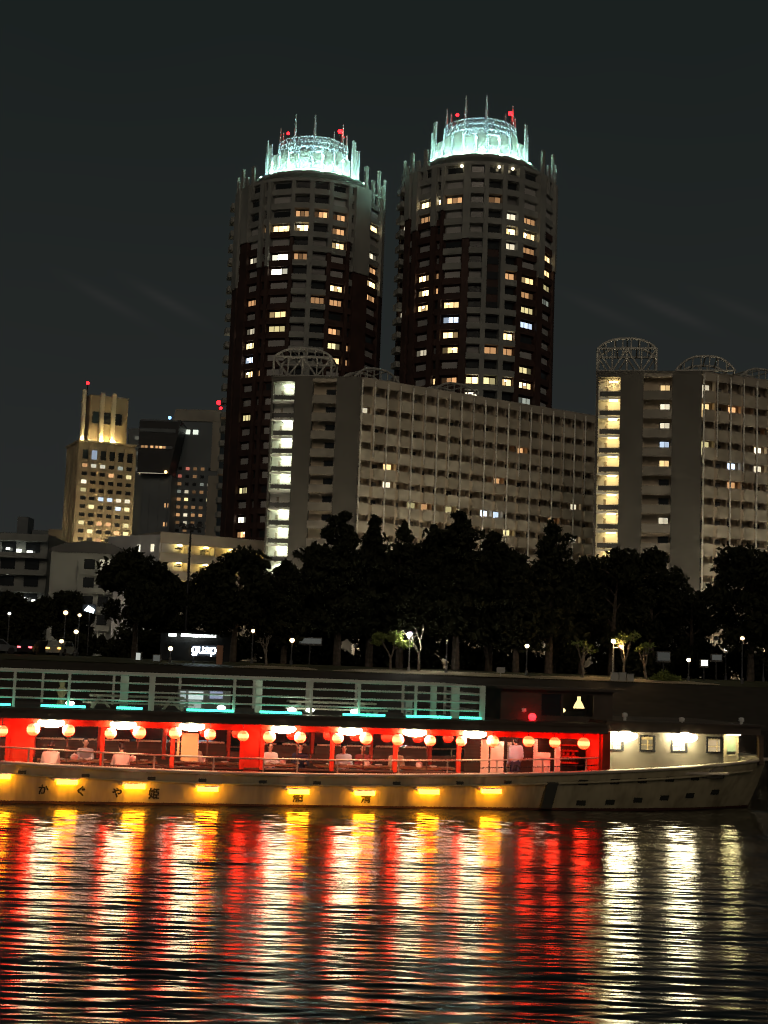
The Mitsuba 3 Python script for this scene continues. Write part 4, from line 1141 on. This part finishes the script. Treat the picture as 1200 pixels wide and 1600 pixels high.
# lookout booth at the bow, brightened by an unseen lamp added under the roof edge
for a, b, c, d in ((22.24, 22.32, 1.0, 1.08), (22.78, 22.86, 1.0, 1.08), (22.24, 22.32, 1.8, 1.88), (22.78, 22.86, 1.8, 1.88)):
    part(boat, 'booth_post', MB().box(a, b, c, d, 1.5, 2.44), M_CREAM, BF)
part(boat, 'booth_side', MB().box(22.32, 22.46, 1.0, 1.05, 1.55, 2.40).box(22.32, 22.78, 1.0, 1.05, 2.36, 2.44).box(22.32, 22.78, 1.0, 1.05, 1.5, 1.72), M_CREAM, BF)
part(boat, 'booth_back', MB().box(22.28, 22.82, 1.85, 1.9, 1.5, 2.42), M_GREY, BF)
part(boat, 'booth_pane', MB().box(22.46, 22.78, 1.03, 1.04, 1.86, 2.36), mat('pale_green_pane', prin((.30, .42, .36), .3)), BF)
part(boat, 'booth_shelf', MB().box(22.34, 22.76, .97, 1.4, 1.72, 1.76), M_CREAM, BF)
part(boat, 'hidden_booth_lamp', MB().box(22.35, 22.75, .62, .74, 2.405, 2.435), M_WHITEP, BF, emit((75, 62, 28), 1.5))  # added in front of the booth, out of sight, to brighten its frame
part(boat, 'bow_plank', MB().box(22.95, 24.0, 1.05, 1.35, 1.60, 1.68), M_CREAM, BF)

# lamps on the hull and under the eaves
for s, z in ((1.26, 2.275), (3.27, 2.275), (5.23, 2.275), (7.9, 2.275), (9.89, 2.275), (11.86, 2.275), (13.73, 2.275), (-1.1, 2.275), (-3.3, 2.275), (-5.6, 2.275)):
    b = part(boat, 'eave_lamp', MB().box(s - .30, s + .30, -.10, .20, z + .05, z + .084), M_WHITEP, BF)
    part(b, 'lens', MB().ball((s, .03, z - .02), 1, 3, (.37, .16, .14)), M_WHITEP, BF, emit((40, 34, 19), 6))
for s, z in ((18.62, 2.36), (20.62, 2.36)):
    b = part(boat, 'eave_lamp', MB().box(s - .30, s + .30, .05, .45, z + .05, z + .08), M_WHITEP, BF)
    part(b, 'lens', MB().ball((s, .24, z - .05), 1, 3, (.44, .19, .17)), M_WHITEP, BF, emit((58, 51, 31), 6))
for s, z in ((-.04, .74), (1.8, .62), (3.68, .53), (5.75, .49), (8.4, .46), (10.36, .45), (12.31, .52), (14.24, .57), (-2.2, .86), (-4.4, 1.0)):
    b = part(boat, 'hull_lamp', MB().box(s - .32, s + .32, -.26, -.02, z + .075, z + .10).box(s - .36, s - .33, -.2, .03, z + .02, z + .1), M_WHITEP, BF)
    part(b, 'lens', MB().box(s - .29, s + .29, -.24, -.06, z - .055, z + .07), M_WHITEP, BF, emit((32, 11.5, .25), 4))
    part(b, 'bracket', MB().box(s - .42, s - .38, -.22, .03, z + .06, z + .09), M_CREAM, BF)
for a, b in ((-.53, .14), (.91, 2.22), (3.03, 3.83), (5.04, 6.46), (7.18, 8.47), (9.67, 11.0), (11.61, 13.05), (13.27, 14.0), (-2.6, -1.3), (-4.8, -3.4)):
    k = part(boat, 'deck_lamp', MB().box(a, b, .16, .34, 2.66, 2.685), M_BLACKM, BF)
    part(k, 'tube', MB().box(a + .03, b - .03, .18, .32, 2.685, 2.755), M_WHITEP, BF, emit((.12, 2.3, 1.45), 1.8))
for s in (1.75, 6.1, 8.2, 8.75, 10.1):
    part(boat, 'deck_spot', MB().ball((s, .55, 2.80), .085, 2, (1.5, 1, .7)), M_WHITEP, BF, emit((16, 18, 14), 1.2))
part(boat, 'port_lamp', MB().ball((15.93, 1.2, 2.77), .125), M_WHITEP, BF, emit((8, .04, .08), 1.5), label='small red navigation lamp on the roof')
for s, t, z in ((15.77, 1.6, 3.02), (18.9, .9, 2.98), (20.7, .6, 2.9), (22.7, .5, 2.95)):
    part(boat, 'roof_vent', MB().lathe([(.05, 2.66), (.05, z - .12), (.09, z - .1), (.09, z), (.02, z + .03)], (s, t, 0), 10), M_WHITEP, BF)

# hull details: scuppers, dark ports, gangway recess, lettering
for s in (.55, 2.3, 4.15, 5.6, 7.35, 8.95, 11.35, 13.3, 14.8):
    part(boat, 'scupper', MB().box(s - .11, s + .11, -.03, .02, sheer(s) - .24, sheer(s) - .15), M_PORT, BF)
for s, z in ((17.23, .87), (18.28, .91), (19.21, .95), (20.18, 1.0), (21.11, 1.05), (22.09, 1.1), (17.25, .23), (18.23, .26), (19.18, .33), (20.12, .40), (21.07, .47), (22.05, .57)):
    q = max(0, (sheer(s) - z) / sheer(s))
    t = float(near_edge(s)) + (.10 + .0055 * max(0, s - 10) ** 1.95) * q ** 1.3
    q2 = max(0, (sheer(s) - z + .08) / sheer(s))
    slope = (float(near_edge(s + .3)) - float(near_edge(s - .3))) / .6
    mb = MB()
    box = MB().box(-.15, .15, -.02, .05, -.08, .08).arrays()
    v = box[0].copy()
    v[:, 1] += t + v[:, 0] * slope - v[:, 2] * (.10 + .0055 * max(0, s - 10) ** 1.95) * 1.3 * q ** .3 / sheer(s)
    part(boat, 'port_cover', mb.add(v + [s, 0, z], box[1]), M_PORT, BF)
part(boat, 'fender_plank', MB().front([(15.85, .08), (16.2, .08), (16.4, .86), (16.05, .86)], -.06, .12), M_PORT, BF)
GLYPHS = {
  'ka': [[[(14,19),(14,23),(18,25),(21,26),(24,23),(36,0),(37,-6),(35,-8),(31,-10),(28,-9),(22,6),(16,17)]],[[(-37,12),(-36,17),(-18,18),(-15,35),(-5,34),(-6,18),(6,18),(12,13),(14,8),(13,-15),(8,-30),(0,-35),(-9,-35),(-15,-33),(-16,-24),(-1,-24),(3,-14),(3,7),(1,9),(-8,9),(-10,6),(-15,-11),(-25,-33),(-27,-35),(-34,-33),(-36,-30),(-26,-11),(-21,7),(-35,6)]]],
  'gu': [[[(4,15),(8,17),(13,16),(14,19),(20,21),(28,10),(28,7),(23,4),(19,5),(18,2),(11,1),(4,13)]],[[(-28,0),(-26,6),(-21,11),(-1,27),(7,36),(10,36),(16,30),(16,28),(-10,7),(-15,1),(-11,-4),(10,-21),(18,-29),(18,-31),(12,-36),(9,-36),(-2,-25),(-19,-11),(-27,-3)]]],
  'ya': [[[(-36,2),(-35,6),(-21,11),(-29,25),(-26,28),(-19,30),(-12,16),(1,20),(1,23),(-8,30),(-8,33),(-2,37),(9,29),(12,24),(24,23),(30,20),(36,11),(36,2),(33,-5),(29,-9),(21,-12),(10,-12),(3,-10),(2,0),(7,0),(11,-2),(22,-1),(26,5),(24,12),(20,14),(11,14),(-7,7),(7,-31),(6,-35),(0,-37),(-4,-36),(-7,-22),(-16,2),(-32,-5)]]],
  'hime': [[[(-39,-34),(-39,-31),(-33,-28),(-26,-20),(-26,-17),(-30,-13),(-37,-9),(-33,12),(-38,14),(-38,22),(-30,23),(-28,39),(-19,39),(-21,23),(-9,22),(-6,22),(-6,35),(37,35),(38,27),(36,25),(23,24),(23,15),(35,14),(35,-14),(23,-15),(23,-27),(38,-27),(39,-35),(37,-37),(-5,-37),(-6,-30),(-12,-32),(-18,-25),(-27,-36),(-32,-39),(-35,-39)],[(3,-4),(25,-5),(25,5),(3,5)],[(3,-26),(13,-27),(13,-15),(3,-15)],[(3,16),(13,15),(13,25),(3,25)],[(-13,-13),(-6,-21),(-6,10),(-8,10),(-10,-7)],[(-26,-2),(-22,-8),(-20,-6),(-17,13),(-23,13)]]],
  'fune': [[[(-39,-35),(-35,-25),(-33,-12),(-33,-5),(-39,-3),(-39,3),(-33,5),(-33,28),(-24,30),(-22,39),(-13,38),(-12,37),(-14,30),(-3,28),(-2,8),(2,12),(3,15),(4,35),(30,35),(30,10),(38,9),(39,6),(39,2),(33,0),(34,-2),(34,-37),(25,-38),(23,-34),(10,-35),(9,-38),(0,-37),(0,-1),(-2,1),(-3,-33),(-6,-36),(-19,-37),(-21,-30),(-12,-28),(-12,-21),(-18,-21),(-23,-11),(-26,-27),(-30,-37),(-33,-39)],[(4,0),(25,0),(21,5),(21,25),(20,26),(13,26),(13,16),(11,9)],[(10,-25),(24,-25),(24,-11),(10,-11)],[(-16,-5),(-14,-10),(-12,-11),(-12,-5)],[(-16,20),(-14,14),(-12,13),(-12,20)],[(-23,13),(-24,5),(-20,5),(-20,8)]]],
  'sei': [[[(-38,9),(-38,12),(-35,16),(-31,16),(-21,9),(-18,13),(4,13),(4,15),(-13,15),(-14,21),(-13,23),(-15,25),(-18,23),(-19,21),(-21,21),(-34,30),(-34,34),(-30,38),(-23,35),(-18,31),(-16,31),(-15,33),(4,33),(6,39),(13,39),(15,33),(34,33),(35,25),(32,23),(33,15),(15,14),(15,13),(38,12),(38,5),(31,3),(30,-36),(25,-39),(15,-39),(12,-31),(21,-30),(21,-27),(-3,-27),(-4,-39),(-12,-39),(-12,4),(-19,4),(-23,-1),(-24,-1)],[(-4,-6),(21,-7),(22,-6),(-3,-5)],[(-3,-16),(-3,-18),(21,-17),(21,-15)]],[[(-36,-33),(-24,-6),(-21,-4),(-16,-8),(-16,-13),(-27,-37),(-30,-38)]]]}

for name, s, z, hgt in (('ka', 1.16, .40, .30), ('gu', 2.2, .37, .31), ('ya', 3.2, .34, .30), ('hime', 4.24, .33, .32), ('fune', 8.42, .31, .32), ('sei', 10.45, .31, .32)):
    mb = MB()
    for rings in GLYPHS[name]:
        poly = shapely.Polygon([(a * hgt / 80 + s, b * hgt / 80 + z) for a, b in rings[0]], [[(a * hgt / 80 + s, b * hgt / 80 + z) for a, b in r] for r in rings[1:]]).buffer(0)
        for g in getattr(poly, 'geoms', [poly]):
            m = trimesh.creation.extrude_polygon(g, .02, engine='earcut')
            q = np.clip((sheer(s) - m.vertices[:, 1]) / sheer(s), 0, 1)
            mb.add(np.stack([m.vertices[:, 0], -.004 - m.vertices[:, 2] + (.10 + .0055 * max(0, s - 10) ** 1.95) * q ** 1.3 + .0, m.vertices[:, 1]], -1), m.faces)
    part(boat, 'hull_lettering', mb, M_INK, BF, label='black painted character on the hull')

# rails
for side in (0, 1):
    def sd(p):
        return p if not side else p * [1, -1, 1] + [0, BEAM, 0]
    S = np.linspace(-8.3, 17.7, 60)
    part(boat, 'gallery_rail', MB().tube(sd(np.stack([S, near_edge(S) + .02, sheer(S) + .47], -1)), .026, 7), M_CREAM, BF, smooth=60)
    S2 = np.linspace(13.9, 17.7, 12)
    part(boat, 'gallery_rail', MB().tube(sd(np.stack([S2, near_edge(S2) + .02, sheer(S2) + .24], -1)), .014, 5), M_BLACKM, BF)
    for s in (-7.5, -5.6, -3.7, -1.8, .7, 2.75, 4.2, 5.9, 7.35, 8.35, 9.55, 11.4, 12.9, 14.45, 15.9, 17.3):
        part(boat, 'stanchion', MB().tube(sd(np.array([[s, float(near_edge(s)) + .02, sheer(s)], [s, float(near_edge(s)) + .02, sheer(s) + .47]])), .024, 6), M_CREAM, BF)
    t = .42
    for z in (2.93, 3.18, 3.43, 3.67) if not side else (3.67,):
        part(boat, 'deck_rail', MB().tube(sd(np.array([[-8.3, t, z], [14.05, t, z]])), .03 if z < 3.6 else .036, 8), M_RAIL, BF, smooth=60)
    posts = (-8.3, -6.9, -5.5, -4.1, -2.7, -1.3, .18, 1.7, 4.05, 6.45, 8.75, 10.2, 11.95, 14.05) if not side else (-8.3, -5.9, -3.5, -1.2, .9, 3.1, 5.2, 7.6, 9.4, 11.0, 12.6, 14.05)
    for i, s in enumerate(posts):
        w = .085 if i % 5 == 3 else .04
        part(boat, 'rail_post', MB().add(*[sd(a) if j == 0 else (a if not side else a[:, ::-1]) for j, a in enumerate(MB().box(s - w, s + w, t - .04, t + .04, 2.66, 3.70).arrays())]), M_RAIL, BF)
for z in (2.93, 3.18, 3.43, 3.67):
    for s in (14.05, -8.3):
        part(boat, 'end_rail', MB().tube([[s, .42, z], [s, BEAM - .42, z]], .03, 8), M_RAIL, BF, smooth=60)
for s, w in ((13.45, .13), (12.75, .09), (7.3, .1), (3.3, .12)):
    part(boat, 'awning_post', MB().box(s - w, s + w, 1.3, 1.42, 2.66, 3.62), M_RAIL, BF)

# wheelhouse on the roof
part(boat, 'wheelhouse', MB().box(15.0, 18.75, 3.6, 3.68, 2.66, 3.62).box(15.0, 15.08, 1.62, 3.6, 2.66, 3.62).box(18.67, 18.75, 1.62, 3.6, 2.66, 3.62).box(15.0, 18.75, 1.55, 1.62, 2.66, 2.82).box(15.0, 18.75, 1.55, 1.62, 3.5, 3.62)
     .box(15.0, 16.35, 1.55, 1.62, 2.82, 3.5).box(18.1, 18.75, 1.55, 1.62, 2.82, 3.5).box(17.0, 17.08, 1.55, 1.62, 2.82, 3.5), M_ROOF, BF)
part(boat, 'wheelhouse_roof', MB().box(14.8, 18.95, 1.35, 3.85, 3.62, 3.70), M_ROOF, BF)
part(boat, 'wheelhouse_pane', MB().box(16.35, 17.0, 1.58, 1.595, 2.82, 3.5), M_GLASS, BF)
part(boat, 'wheelhouse_pane', MB().add([[17.08, 1.58, 2.82], [18.1, 1.58, 2.82], [18.1, 1.58, 3.5], [17.08, 1.58, 3.5]], [[0, 1, 2], [0, 2, 3]]), M_GLAZE, BF)
part(boat, 'instrument_glow', MB().ball((17.28, 2.2, 2.98), .085, 2, (1.2, 1, .9)), M_WHITEP, BF, emit((2.4, 1.9, .8), .3))
part(boat, 'chart_lamp', MB().ball((17.25, 2.3, 3.38), .07, 2, (.8, .8, 1.2)), M_WHITEP, BF, emit((2.6, 1.3, .3), .3))
part(boat, 'lit_shade', MB().lathe([(.19, 3.06), (.13, 3.2), (.06, 3.32), (.06, 3.44)], (17.84, 2.2, 0), 12), M_WHITEP, BF, emit((1.6, 1.2, .5), .5))
part(boat, 'helm', MB().box(17.1, 18.2, 2.6, 3.0, 2.66, 2.95), M_DARK, BF)

# ------------------------------------------------------------------ lanterns hanging under the eaves
LAN = [(-.07, 1.99), (.78, 2.05), (1.75, 2.05), (2.93, 2.0), (3.74, 2.04), (4.76, 2.05), (5.76, 2.04), (6.73, 2.02), (7.5, 2.01), (8.41, 2.02), (9.54, 2.02), (10.39, 2.04), (11.37, 2.02), (12.36, 2.02), (13.33, 2.03), (14.32, 2.05), (15.46, 2.07), (16.3, 2.06), (17.24, 2.05)]
ORD = ['first', 'second', 'third', 'fourth', 'fifth', 'sixth', 'seventh', 'eighth', 'ninth', 'tenth', 'eleventh', 'twelfth', 'thirteenth', 'fourteenth', 'fifteenth', 'sixteenth', 'seventeenth', 'eighteenth', 'nineteenth']
LR = .175
th = np.linspace(-1.25, 1.25, 21)


def lantern_band(a, b):
    t = np.linspace(a, b, 9)
    rip = 1 + .025 * np.cos(t * 26)
    return MB().lathe(np.stack([LR * np.cos(t) * rip, LR * np.sin(t) * .98], -1), (0, 0, 0), 20)


BANDS = [('paper_belly', shape(lantern_band(-.38, .38), M_WHITEP), (36, 1.15, .34), 1.2), ('paper_shoulder', shape(lantern_band(.38, 1.0), M_WHITEP), (32, .30, .05), .7), ('paper_shoulder', shape(lantern_band(-1.0, -.38), M_WHITEP), (32, .30, .05), .7),
         ('paper_crown', shape(lantern_band(1.0, 1.25), M_WHITEP), (9, .18, .03), .15), ('paper_crown', shape(lantern_band(-1.25, -1.0), M_WHITEP), (9, .18, .03), .15)]
RIM = shape(MB().lathe([(.045, -.015), (.062, -.012), (.062, .016), (.045, .02)], (0, 0, 0), 14), M_BLACKM)
CORD = shape(MB().tube([[0, 0, 0], [0, 0, .2]], .008, 5), M_BLACKM)
for i, (s, z) in enumerate(LAN):
    key = thing('paper_lantern', f'round glowing red paper lantern under the boat eaves, {ORD[18 - i]} counted from the bow cabin', 'lantern', 'red paper lanterns along the boat')
    w = .93 + .14 * ((i * 5) % 7) / 6
    for nm, sh, rgb, wt in BANDS:
        put(key, nm, sh, BF.tf(s, .10, z, 0, w, w, w), emit([c * (1.0 if s < 15 else .9) for c in rgb], wt))
    put(key, 'rim', RIM, BF.tf(s, .10, z + LR * .95 * w))
    put(key, 'rim', RIM, BF.tf(s, .10, z - LR * .95 * w))
    put(key, 'cord', CORD, BF.tf(s, .10, z + LR * .95 * w, 0, 1, 1, (2.36 - z - LR * .95 * w) / .2))

# ------------------------------------------------------------------ tables, dishes and people on board
for i, (a, b) in enumerate(((-6.5, -2.2), (.9, 4.4), (4.9, 8.6), (9.2, 13.6))):
    key = thing('dining_table', f'long low dining table inside the cabin, {ORD[3 - i]} from the bow', 'table', 'long tables in the boat cabin')
    part(key, 'top', MB().box(a, b, 1.5, 2.2, 1.06, 1.11), M_TABLE, BF)
    for s in (a + .2, b - .2):
        part(key, 'leg', MB().box(s - .04, s + .04, 1.6, 2.1, .44, 1.06), M_BLACKM, BF)
    key2 = thing('bench', f'low bench on the near side of a cabin table, {ORD[3 - i]} from the bow', 'bench', 'benches in the boat cabin')
    part(key2, 'seat', MB().box(a, b, 1.02, 1.32, .78, .84), M_CLOTH['maroon'], BF)
    part(key2, 'base', MB().box(a + .1, b - .1, 1.08, 1.26, .44, .78), M_BROWNWOOD, BF)
rng = np.random.default_rng(3)
dish = shape(MB().lathe([(.05, 0), (.06, .01), (.12, .035), (.125, .045), (.05, .02)], (0, 0, 0), 14), M_WHITEP)
pot = shape(MB().lathe([(.07, 0), (.10, .02), (.11, .10), (.08, .15), (.03, .17), (.02, .2)], (0, 0, 0), 14), M_WHITEP)
for i, s in enumerate([1.5, 1.95, 2.4, 2.9, 3.7, 4.0, 5.3, 5.8, 6.4, 7.9, 8.2, 9.6, 10.1, 10.7, 11.2, 11.8, 12.4, 12.9, -2.7, -3.4]):
    k = thing('serving_pot' if i % 3 == 1 else 'dish', 'white covered serving pot on a cabin table' if i % 3 == 1 else 'white dish on a long cabin table', 'pot' if i % 3 == 1 else 'dish', 'white pots on the cabin tables' if i % 3 == 1 else 'white dishes on the cabin tables')
    scene[k] = {**(pot if i % 3 == 1 else dish), 'to_world': BF.tf(s + rng.normal(0, .05), 1.62 + .3 * rng.random(), 1.111)}


def person(label, s, t, z, turn, pose, top, bottom, frame=BF, scale=1.0):
    """One continuous body over a posed skeleton (facing +y before the turn), with clothes and hair over it."""
    key = thing('person', label, 'person')
    J = {}
    if pose == 'sit':
        hip, kn, an = .0, .42, -.42
        J.update(pelvis=(0, 0, .02), chest=(0, .03, .42), neck=(0, .03, .58), head=(0, .06, .73))
        for q, sx in (('l', -1), ('r', 1)):
            J[q + 'hip'], J[q + 'knee'], J[q + 'ankle'], J[q + 'toe'] = (.09 * sx, 0, .0), (.12 * sx, .42, .03), (.12 * sx, .40, -.36), (.13 * sx, .55, -.38)
            J[q + 'sho'], J[q + 'elb'], J[q + 'wri'] = (.18 * sx, .02, .47), (.23 * sx, .12, .22), (.13 * sx, .34, .26)
    else:
        J.update(pelvis=(0, 0, .92), chest=(0, .01, 1.28), neck=(0, .01, 1.44), head=(0, .03, 1.58))
        for q, sx in (('l', -1), ('r', 1)):
            J[q + 'hip'], J[q + 'knee'], J[q + 'ankle'], J[q + 'toe'] = (.09 * sx, 0, .88), (.10 * sx, .03, .48), (.10 * sx, -.01, .08), (.11 * sx, .15, .03)
            J[q + 'sho'], J[q + 'elb'], J[q + 'wri'] = (.19 * sx, 0, 1.36), (.24 * sx, -.02, 1.08), (.21 * sx, .12, .86)
    M3 = manifold3d.Manifold

    def ball(p, r, sc=(1, 1, 1)):
        return M3.sphere(r, 12).scale(sc).translate([float(a) for a in p])

    def bone(a, ra, b, rb):
        return M3.batch_hull([ball(J[a] if isinstance(a, str) else a, ra), ball(J[b] if isinstance(b, str) else b, rb)])

    def union(l):
        return M3.batch_boolean(l, manifold3d.OpType.Add)

    def smooth(m, edge=.035):
        m = m.refine_to_length(edge)
        mm = m.to_mesh()
        tm = trimesh.Trimesh(mm.vert_properties[:, :3], mm.tri_verts)
        trimesh.smoothing.filter_taubin(tm, iterations=6)
        return tm

    g = .0
    hd = np.array(J['head'])

    def torso(e):
        return [M3.batch_hull([ball(J['pelvis'], .13 + e, (1.15, .85, 1)), ball(J['chest'], .13 + e, (1.25, .8, 1)), ball(J['lsho'], .055 + e), ball(J['rsho'], .055 + e)])]

    def arms(e, upto=1.0):
        out = []
        for q in 'lr':
            out += [bone(q + 'sho', .055 + e, q + 'elb', .042 + e), bone(q + 'elb', .042 + e, q + 'wri', .03 + e)]
        return out

    def legs(e):
        out = [M3.batch_hull([ball(J['pelvis'], .125 + e), ball(J['lhip'], .085 + e), ball(J['rhip'], .085 + e)])]
        for q in 'lr':
            out += [bone(q + 'hip', .085 + e, q + 'knee', .06 + e), bone(q + 'knee', .058 + e, q + 'ankle', .042 + e)]
        return out
    body = torso(0) + arms(0) + legs(0) + [bone('chest', .07, 'neck', .052), bone('neck', .05, tuple(hd - [0, 0, .07]), .055), ball(hd, .1, (.8, .95, 1.18)), ball(hd + [0, .1, -.015], .02, (.8, 1, 1.3)), ball(hd + [0, .05, -.08], .045), ball(hd + [.082, 0, -.01], .024, (.4, .8, 1.2)), ball(hd + [-.082, 0, -.01], .024, (.4, .8, 1.2))]
    for q, sx in (('l', -1), ('r', 1)):
        w_ = np.array(J[q + 'wri'])
        d = np.array([-.1 * sx, .85, .0]) if pose == 'sit' else np.array([0, .25, -.95])
        d /= np.linalg.norm(d)
        side = np.array([1.0, 0, 0])
        palm = w_ + d * .07
        body.append(M3.batch_hull([ball(w_, .026), ball(palm + side * .026, .016), ball(palm - side * .026, .016)]))
        for k_, off in enumerate((-.03, -.01, .01, .03)):
            a = palm + side * off
            m_ = a + d * (.035, .04, .038, .03)[k_] + [0, 0, -.004]
            body += [bone(tuple(a), .0105, tuple(m_), .0095), bone(tuple(m_), .0095, tuple(m_ + d * .03 + np.array([0, 0, -.016])), .008)]
        body.append(bone(tuple(w_ + d * .03 - side * .02 * sx), .012, tuple(w_ + d * .07 - side * .055 * sx), .009))
        body.append(bone(q + 'ankle', .042, q + 'toe', .035))
    fr = Frame(*(frame([s, t, z])), frame.yaw + turn)
    fr.R = fr.R * scale

    def give(nm, tm, m):
        part(key, nm, (np.array(tm.vertices), np.array(tm.faces)), m, fr, smooth=True)
    give('body', smooth(union(body), .03), M_SKIN)
    give('shirt', smooth(union(torso(.016) + arms(.014))), M_CLOTH[top])
    give('trousers', smooth(union(legs(.013))), M_CLOTH[bottom])
    hair = M3.batch_hull([ball(hd + [0, -.012, .02], .104, (.86, .95, 1.1)), ball(hd + [0, -.05, -.03], .075)]) - M3.cube([.3, .3, .3], True).translate([float(x) for x in hd + [0, .19, -.08]])
    give('hair', smooth(hair, .03), M_HAIR)
    for sx in (-1, 1):
        part(key, 'eye', MB().ball(hd + [.032 * sx, .088, .01], .011, 1), M_HAIR, fr)
        part(key, 'shoe', MB().ball((np.array(J['ltoe' if sx < 0 else 'rtoe']) + np.array(J['lankle' if sx < 0 else 'rankle'])) / 2 + [0, .01, -.012], .06, 2, (.8, 1.9, .75)), M_BLACKM, fr)
    return key


SEAT = .84
for lab, s, t, turn, top, bot in (
        ('person in a pale shirt seated back to the window beside the red door panel', 1.30, 1.17, 0, 'white', 'black'),
        ('person in a white shirt seated back to the window under two lanterns', 3.32, 1.17, 12, 'white', 'navy'),
        ('person in a grey top seated facing the window beyond the tables near the stern', 2.3, 2.95, 180, 'grey', 'black'),
        ('person in a beige top seated facing the window behind the tan blind', 5.6, 2.95, 170, 'beige', 'black'),
        ('person in a pale top seated at the table just past the wide red panel', 7.95, 2.95, 185, 'white', 'navy'),
        ('person in a dark navy top seated across the table under the fourth eave lamp', 8.9, 2.95, 180, 'navy', 'black'),
        ('person in a blue top seated across the table below the fifth eave lamp', 10.3, 2.95, 176, 'blue', 'black'),
        ('person in a maroon top seated across the table beside the one in blue', 10.9, 2.95, 184, 'maroon', 'black'),
        ('person in a beige top seated across the table under the sixth eave lamp', 12.0, 2.95, 180, 'beige', 'navy')):
    person(lab, s, t, SEAT if t < 2 else SEAT, turn, 'sit', top, bot, scale=1.0)
key = thing('bench', 'long bench on the far side of the cabin tables', 'bench')
part(key, 'seat', MB().box(-6.5, 13.6, 2.72, 3.05, .70, .76), M_CLOTH['maroon'], BF)
part(key, 'base', MB().box(-6.4, 13.5, 2.8, 3.0, .44, .70), M_BROWNWOOD, BF)
person('standing person in pale blue shirt and dark trousers in the boat entrance', 15.47, 1.35, .45, 20, 'stand', 'blue', 'navy')

# things on the roof deck
for i, (a, b, lab) in enumerate(((2.3, 5.1, 'long pale table on the roof deck, nearer the stern'), (8.3, 11.0, 'long pale table on the roof deck, nearer the wheelhouse'))):
    key = thing('deck_table', lab, 'table', 'pale tables on the roof deck')
    part(key, 'top', MB().box(a, b, 1.55, 2.3, 2.98, 3.04), M_CREAM, BF)
    for s in (a + .35, b - .35):
        part(key, 'leg', MB().front([(s - .3, 2.66), (s - .2, 2.66), (s + .02, 2.98), (s - .1, 2.98)], 1.7, 1.78), M_CREAM, BF)
        part(key, 'leg', MB().front([(s + .2, 2.66), (s + .3, 2.66), (s + .06, 2.98), (s - .04, 2.98)], 2.05, 2.13), M_CREAM, BF)
    key = thing('deck_bench', 'low pale bench beside the long roof deck table ' + ('nearer the stern' if i == 0 else 'nearer the wheelhouse'), 'bench', 'benches on the roof deck')
    part(key, 'seat', MB().box(a - .2, b + .25, 1.05, 1.3, 2.80, 2.85), M_CREAM, BF)
    for s in (a + .1, b - .1):
        part(key, 'leg', MB().box(s - .05, s + .05, 1.08, 1.27, 2.66, 2.80), M_CREAM, BF)
key = thing('drinks_cooler', 'glass fronted drinks cooler glowing pale blue on the roof deck', 'cooler')
part(key, 'case', MB().box(5.0, 6.6, 2.6, 3.1, 2.66, 3.24), M_GREY, BF)
for i, (a, b, z0, z1) in enumerate(((5.05, 5.22, 2.98, 3.2), (5.3, 5.75, 2.96, 3.2), (5.95, 6.35, 3.0, 3.22), (5.05, 5.22, 2.72, 2.92), (5.3, 5.7, 2.70, 2.92))):
    part(key, 'shelf_glow', MB().box(a, b, 2.56, 2.59, z0, z1), M_WHITEP, BF, emit([(.26, .34, .36), (.5, .62, .62), (.14, .17, .32), (.15, .2, .2), (.22, .28, .27)][i], .1))
key = thing('loudspeaker', 'small pale loudspeaker pair stacked on the roof deck near the rail end', 'loudspeaker')
part(key, 'cabinet', MB().box(12.0, 12.22, 1.9, 2.15, 2.66, 2.88).box(12.0, 12.22, 1.9, 2.15, 2.92, 3.14), M_WHITEP, BF)
part(key, 'cone', MB().lathe([(.07, 0), (.05, .02)], (0, 0, 0), 12), M_BLACKM, Frame(*BF([12.11, 1.89, 2.77]), BF.yaw))
key = thing('deck_statue', 'slim tan figure shaped post standing on the roof deck', 'ornament')
part(key, 'shaft', MB().lathe([(.14, 2.66), (.12, 2.78), (.09, 2.95), (.15, 3.08), (.12, 3.18), (.06, 3.24), (.09, 3.34), (.07, 3.42), (.01, 3.45)], (1.5, 1.9, 0), 14), M_TAN, BF, smooth=True)
part(key, 'base', MB().box(1.33, 1.67, 1.73, 2.07, 2.66, 2.72), M_BROWNWOOD, BF)
t = np.linspace(0, 2 * np.pi, 25)
key = single('rope_coil', MB().tube(np.stack([15.05 + .11 * np.cos(t), 0 * t - .03, sheer(15) + .2 + .11 * np.sin(t)], -1), .022, 6), M_BLACKM, 'dark coil of rope hung on the gallery rail near the entrance', 'rope', BF)
